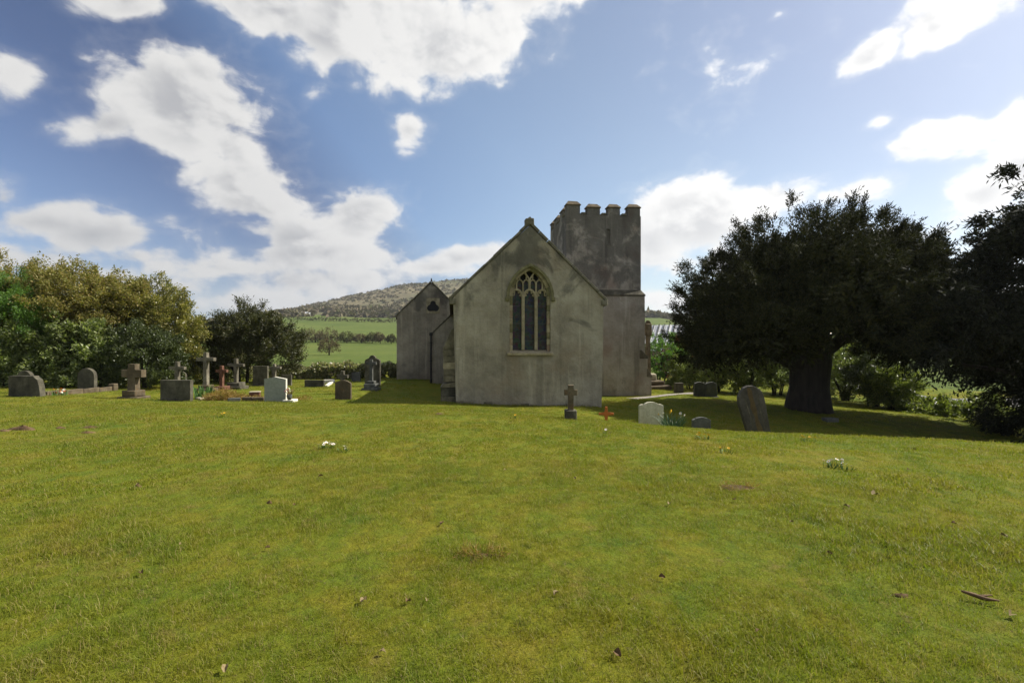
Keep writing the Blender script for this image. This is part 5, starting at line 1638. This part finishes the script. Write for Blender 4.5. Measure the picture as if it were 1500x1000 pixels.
# small flowers on the lawn
def small_clump(name, px, py, n, rad, hgt, fr, mat, label, group, cat, spread=.09, leafn=16):
    d = EYE / ((py - 500) / F)
    for _ in range(12):
        x, y = P(px, d); d = (EYE - gz(x, y)) / ((py - 500) / F)
    p_ = G(px, d)
    o_ = empty(name, p_, 0, label, cat, group)
    if leafn: blades('leaf', leafn, spread, hgt * .7, .014, M_stem, o_, int(px), 1.2)
    for k in range(n):
        x_, y_ = rnd.uniform(-spread, spread) * rad, rnd.uniform(-spread, spread) * .8
        zt = hgt * rnd.uniform(.75, 1.1)
        fl = blossom('flower', o_, (x_, y_, zt), fr * rnd.uniform(.8, 1.15), mat, M_yellow, 9, (R(rnd.uniform(5, 45)), R(rnd.uniform(-10, 40))))
        s_ = tubes('flower_stalk', [([(0, 0, -zt), (0, 0, 0)], [.003, .002])], M_stem, fl, 4); s_.rotation_euler = (-fl.rotation_euler.x, -fl.rotation_euler.y, 0)
    return o_


small_clump('daisy_clump', 477, 657, 15, 1.3, .08, .021, M_petal, 'thick cluster of white daisies on the lawn left of centre', 'daisies on the lawn', 'daisies', .10)
small_clump('daisy_clump', 503, 661, 4, .8, .075, .014, M_petal, 'few small white daisies just right of the thick cluster', 'daisies on the lawn', 'daisies', .08, 14)
small_clump('daisy_clump', 1221, 684, 9, 1.6, .085, .022, M_petal, 'drift of white daisies on the lawn at the right', 'daisies on the lawn', 'daisies', .09)
small_clump('daisy_clump', 1238, 688, 3, 1, .08, .014, M_petal, 'pair of lone white daisies trailing the right-hand drift', 'daisies on the lawn', 'daisies', .07, 12)
small_clump('daisy_clump', 889, 634, 1, 1, .06, .02, M_petal, 'single white daisy below the orange wooden cross', 'daisies on the lawn', 'daisies', .05, 12)
small_clump('dandelion_clump', 1030, 643, 5, 1.6, .09, .024, M_yellow, 'bright dandelions in front of the low sunken stone', 'dandelions on the lawn', 'dandelions', .10)
small_clump('dandelion_clump', 1063, 663, 3, 1.1, .07, .02, M_yellow, 'pair of dandelions nearer than the bright group', 'dandelions on the lawn', 'dandelions', .08)
small_clump('dandelion_clump', 1183, 647, 4, 1.3, .09, .022, M_yellow, 'dandelions and seed heads below the yew trunk', 'dandelions on the lawn', 'dandelions', .09)
small_clump('dandelion_clump', 321, 611, 3, 1.2, .08, .024, M_yellow, 'dandelions on the lawn in front of the dry grass mound', 'dandelions on the lawn', 'dandelions', .09)
small_clump('dandelion_clump', 752, 613, 1, 1, .08, .03, M_yellow, 'single dandelion in front of the chancel wall', 'dandelions on the lawn', 'dandelions', .06, 12)
small_clump('dandelion_clump', 228, 587.5, 1, 1, .08, .03, M_yellow, 'single dandelion between the brown cross and the wide slab', 'dandelions on the lawn', 'dandelions', .06, 12)


# dead leaves, bark, soil on the lawn
def on_lawn(px, py):
    d = EYE / ((py - 500) / F)
    for _ in range(15):
        x, y = P(px, d); d = d * .5 + .5 * (EYE - gz(x, y)) / ((py - 500) / F)
    return G(px, d)


def leaf_mesh(seed):
    r = random.Random(seed); V, Fc = [], []
    L_ = .05
    for i in range(5):
        f = i / 4; w = .018 * math.sin(math.pi * (.12 + .8 * f)) ; curl = .018 * math.sin(f * 3)
        V += [(-L_ / 2 + L_ * f, -w, curl + .012 * r.random()), (-L_ / 2 + L_ * f, 0, curl * .3), (-L_ / 2 + L_ * f, w, curl + .012 * r.random())]
    for i in range(4):
        Fc += [(i * 3, i * 3 + 3, i * 3 + 4, i * 3 + 1), (i * 3 + 1, i * 3 + 4, i * 3 + 5, i * 3 + 2)]
    me = bpy.data.meshes.new('dead_leaf'); me.from_pydata(V, [], Fc)
    return me


LM = [leaf_mesh(k) for k in range(4)]
for k, mt in enumerate([M_deadleaf, M_deadpale, M_deadleaf, M_deadpale]): LM[k].materials.append(mt)
for k, (px, py) in enumerate([(90, 664), (202, 712), (345, 690), (264, 801), (392, 806), (533, 885), (598, 886), (625, 884), (208, 843), (815, 874), (970, 850), (928, 883), (1075, 735), (1160, 768), (1215, 814),
                              (1300, 800), (1397, 770), (1470, 789), (905, 964), (980, 741), (1340, 660), (842, 703), (648, 770), (330, 985), (1110, 930), (1480, 905), (1330, 690), (560, 960), (470, 700), (740, 690), (430, 742), (1240, 745)]):
    p = on_lawn(px, py)
    o = link('dead_leaf', LM[k % 4], None, None, p + Vector((0, 0, .022)), (rnd.uniform(-.5, .5), rnd.uniform(-.4, .4), rnd.uniform(0, 6)))
    o.scale = [rnd.uniform(.6, 1.1)] * 3
    tag(o, 'curled brown dead leaf lying in the lawn grass', 'leaf', 'dead leaves scattered over the lawn')
p = on_lawn(1280, 729)
o = link('dead_leaf', LM[1].copy(), None, None, p + Vector((0, 0, .035)), (.3, .2, .4)); o.scale = (1.5, 1.5, 1.5)
tag(o, 'largest pale dead leaf below the right-hand daisies', 'leaf', 'dead leaves scattered over the lawn')
# bark piece bottom right
p = on_lawn(1434, 882)
bk_ = empty('bark_piece', p + Vector((0, 0, .02)), R(-30), 'forked piece of dead bark lying in the grass at the lower right', 'bark')
tubes('bark_strip', [([(-.08, 0, .03), (-.03, .005, .022), (.03, 0, .012), (.09, -.01, .02)], [.006, .013, .012, .004])], M_deadleaf, bk_, 6, .3)
tubes('bark_fork', [([(.0, 0, .018), (.04, .03, .02), (.07, .035, .03)], [.009, .007, .003])], M_deadleaf, bk_, 6, .3)


def soil(name, px, py, rx, ry, hgt, label, group, seed, straw=True):
    p_ = on_lawn(px, py)
    o_ = empty(name, p_, 0, label, 'soil patch', group)
    r = random.Random(seed); bm = bmesh.new()
    N = 12; rings = []
    for q_ in range(5):
        f = q_ / 4; row = []
        for k in range(N):
            a = 6.2832 * k / N; w = 1 + .25 * math.sin(a * 3 + seed) + r.uniform(-.1, .1)
            x_, y_ = rx * (1 - f) * w * math.cos(a), ry * (1 - f) * w * math.sin(a)
            row.append(bm.verts.new((x_, y_, gz(p_.x + x_, p_.y + y_) - p_.z + (-.01 if q_ == 0 else .008 + hgt * f * r.uniform(.5, 1.1)))))
        rings.append(row)
    for q_ in range(4):
        for k in range(N): bm.faces.new((rings[q_][k], rings[q_][(k + 1) % N], rings[q_ + 1][(k + 1) % N], rings[q_ + 1][k]))
    bm_obj('soil', bm, M_soil, o_, smooth=True)
    if straw:
        link('dry_stems', foliage_mesh('dry_stems', [(0, -ry * .3, .012, rx, ry, .025)], 60, 6, .05, .06, .004, seed, up=.3, zmin=0.0), M_straw, o_)
    return o_


SP = 'bare soil patches in the lawn'
soil('turf_scar', 706, 815, .13, .035, .02, 'shallow scar of bare soil and dead grass in the middle of the lawn', SP, 1)
soil('turf_scar', 1078, 714, .20, .11, .01, 'round worn patch of thin dry turf right of centre', SP, 2)
soil('mole_hill', 34, 629, .24, .12, .08, 'crumbled molehill at the left edge of the lawn', SP, 3, False)
soil('mole_hill', 5, 631, .16, .08, .03, 'flat smear of soil beyond the left edge molehill', SP, 4, False)
soil('mole_hill', 133, 626, .16, .08, .03, 'low molehill in front of the long kerb', SP, 5, False)
soil('mole_hill', 128, 634, .13, .05, .03, 'small soil heap nearer than the low molehill', SP, 6, False)
soil('mole_hill', 88, 627, .10, .05, .03, 'tiny soil heap between the two molehills', SP, 7, False)
soil('mole_hill', 643, 607, .12, .06, .04, 'molehill in the grass before the church shadow', SP, 8, False)
soil('mole_hill', 202, 713, .045, .03, .03, 'little dark clod on the lawn at the left', SP, 9, False)
soil('turf_scar', 395, 737, .03, .02, .03, 'little dark clod on the lawn left of centre', SP, 10, False)
soil('turf_scar', 1320, 873, .06, .02, .015, 'little strip of bare soil near the forked bark', SP, 12, False)

# ------------------------------------------------------------------ longer grass the mower leaves round stones and walls
pts_, pk_, tn_, sz_ = [], [], [], []
def rough_at(x, y, hh=1.0):
    pts_.append((x, y, gz(x, y) - .005)); pk_.append(rnd.randrange(4, 10)); tn_.append((rnd.uniform(-.2, .2), rnd.uniform(-.2, .2), rnd.uniform(0, 6.28)))
    q_ = rnd.uniform(.6, 1.1) * hh; sz_.append((q_ * .9, q_ * .9, q_ * rnd.uniform(.8, 1.6)))
for o_ in list(COL.objects):
    if o_.parent is None and o_.get('category') in ('headstone', 'cross', 'grave kerb', 'stone block', 'memorial', 'plinth') and abs(o_.location.x) < 30:
        dist = math.hypot(o_.location.x, o_.location.y)
        xs = [c.matrix_basis @ Vector(b) for c in o_.children for b in c.bound_box]
        if not xs: continue
        low_ = [v for v in xs if v.z < .3] or xs
        x0, x1 = min(v.x for v in low_), max(v.x for v in low_); y0, y1 = min(v.y for v in low_), max(v.y for v in low_)
        per_ = 2 * ((x1 - x0) + (y1 - y0)); ca, sa = math.cos(o_.rotation_euler.z), math.sin(o_.rotation_euler.z)
        for _ in range(int(per_ * (26 if dist < 16 else 16))):
            t_ = rnd.random() * 4; e_ = rnd.uniform(.01, .10)
            if t_ < 1: lx, ly = x0 + (x1 - x0) * t_, y0 - e_
            elif t_ < 2: lx, ly = x1 + e_, y0 + (y1 - y0) * (t_ - 1)
            elif t_ < 3: lx, ly = x0 + (x1 - x0) * (t_ - 2), y1 + e_
            else: lx, ly = x0 - e_, y0 + (y1 - y0) * (t_ - 3)
            rough_at(o_.location.x + lx * ca - ly * sa, o_.location.y + lx * sa + ly * ca, .8)
def rough_wall(s0, t0, s1, t1, nn):
    for _ in range(nn):
        f_ = rnd.random(); a_ = s0 + (s1 - s0) * f_; b_ = t0 + (t1 - t0) * f_ - rnd.uniform(.02, .22)
        rough_at(O.x + math.cos(TH) * a_ - math.sin(TH) * b_, O.y + math.sin(TH) * a_ + math.cos(TH) * b_, 1.1)
rough_wall(0, -.05, W0, -.05, 260); rough_wall(6.2, 7.1, 11, 7.1, 120); rough_wall(-3.4, 10.45, -1.2, 10.45, 90); rough_wall(-1.3, 8.1, -.5, 8.1, 40); rough_wall(-.6, .2, 0, .2, 30)
rg = scatter('rough_grass', pts_, pk_, tn_, sz_, GC)
tag(rg, 'longer unmown grass round the feet of stones and walls', 'grass', kind='stuff')

# ------------------------------------------------------------------ the air of the valley
m = bpy.data.materials.new('haze_air'); m.use_nodes = True
ht = m.node_tree
for n_ in list(ht.nodes): ht.nodes.remove(n_)
ho_ = ht.nodes.new('ShaderNodeOutputMaterial'); pv = ht.nodes.new('ShaderNodeVolumePrincipled')
pv.inputs['Color'].default_value = (.92, .95, 1, 1); pv.inputs['Density'].default_value = HAZE; pv.inputs['Anisotropy'].default_value = .3
ht.links.new(pv.outputs[0], ho_.inputs['Volume'])
hz = box('haze', -5600, 5600, -5600, 5600, -60, 420, m)
tag(hz, 'thin spring haze lying over the valley', kind='stuff')
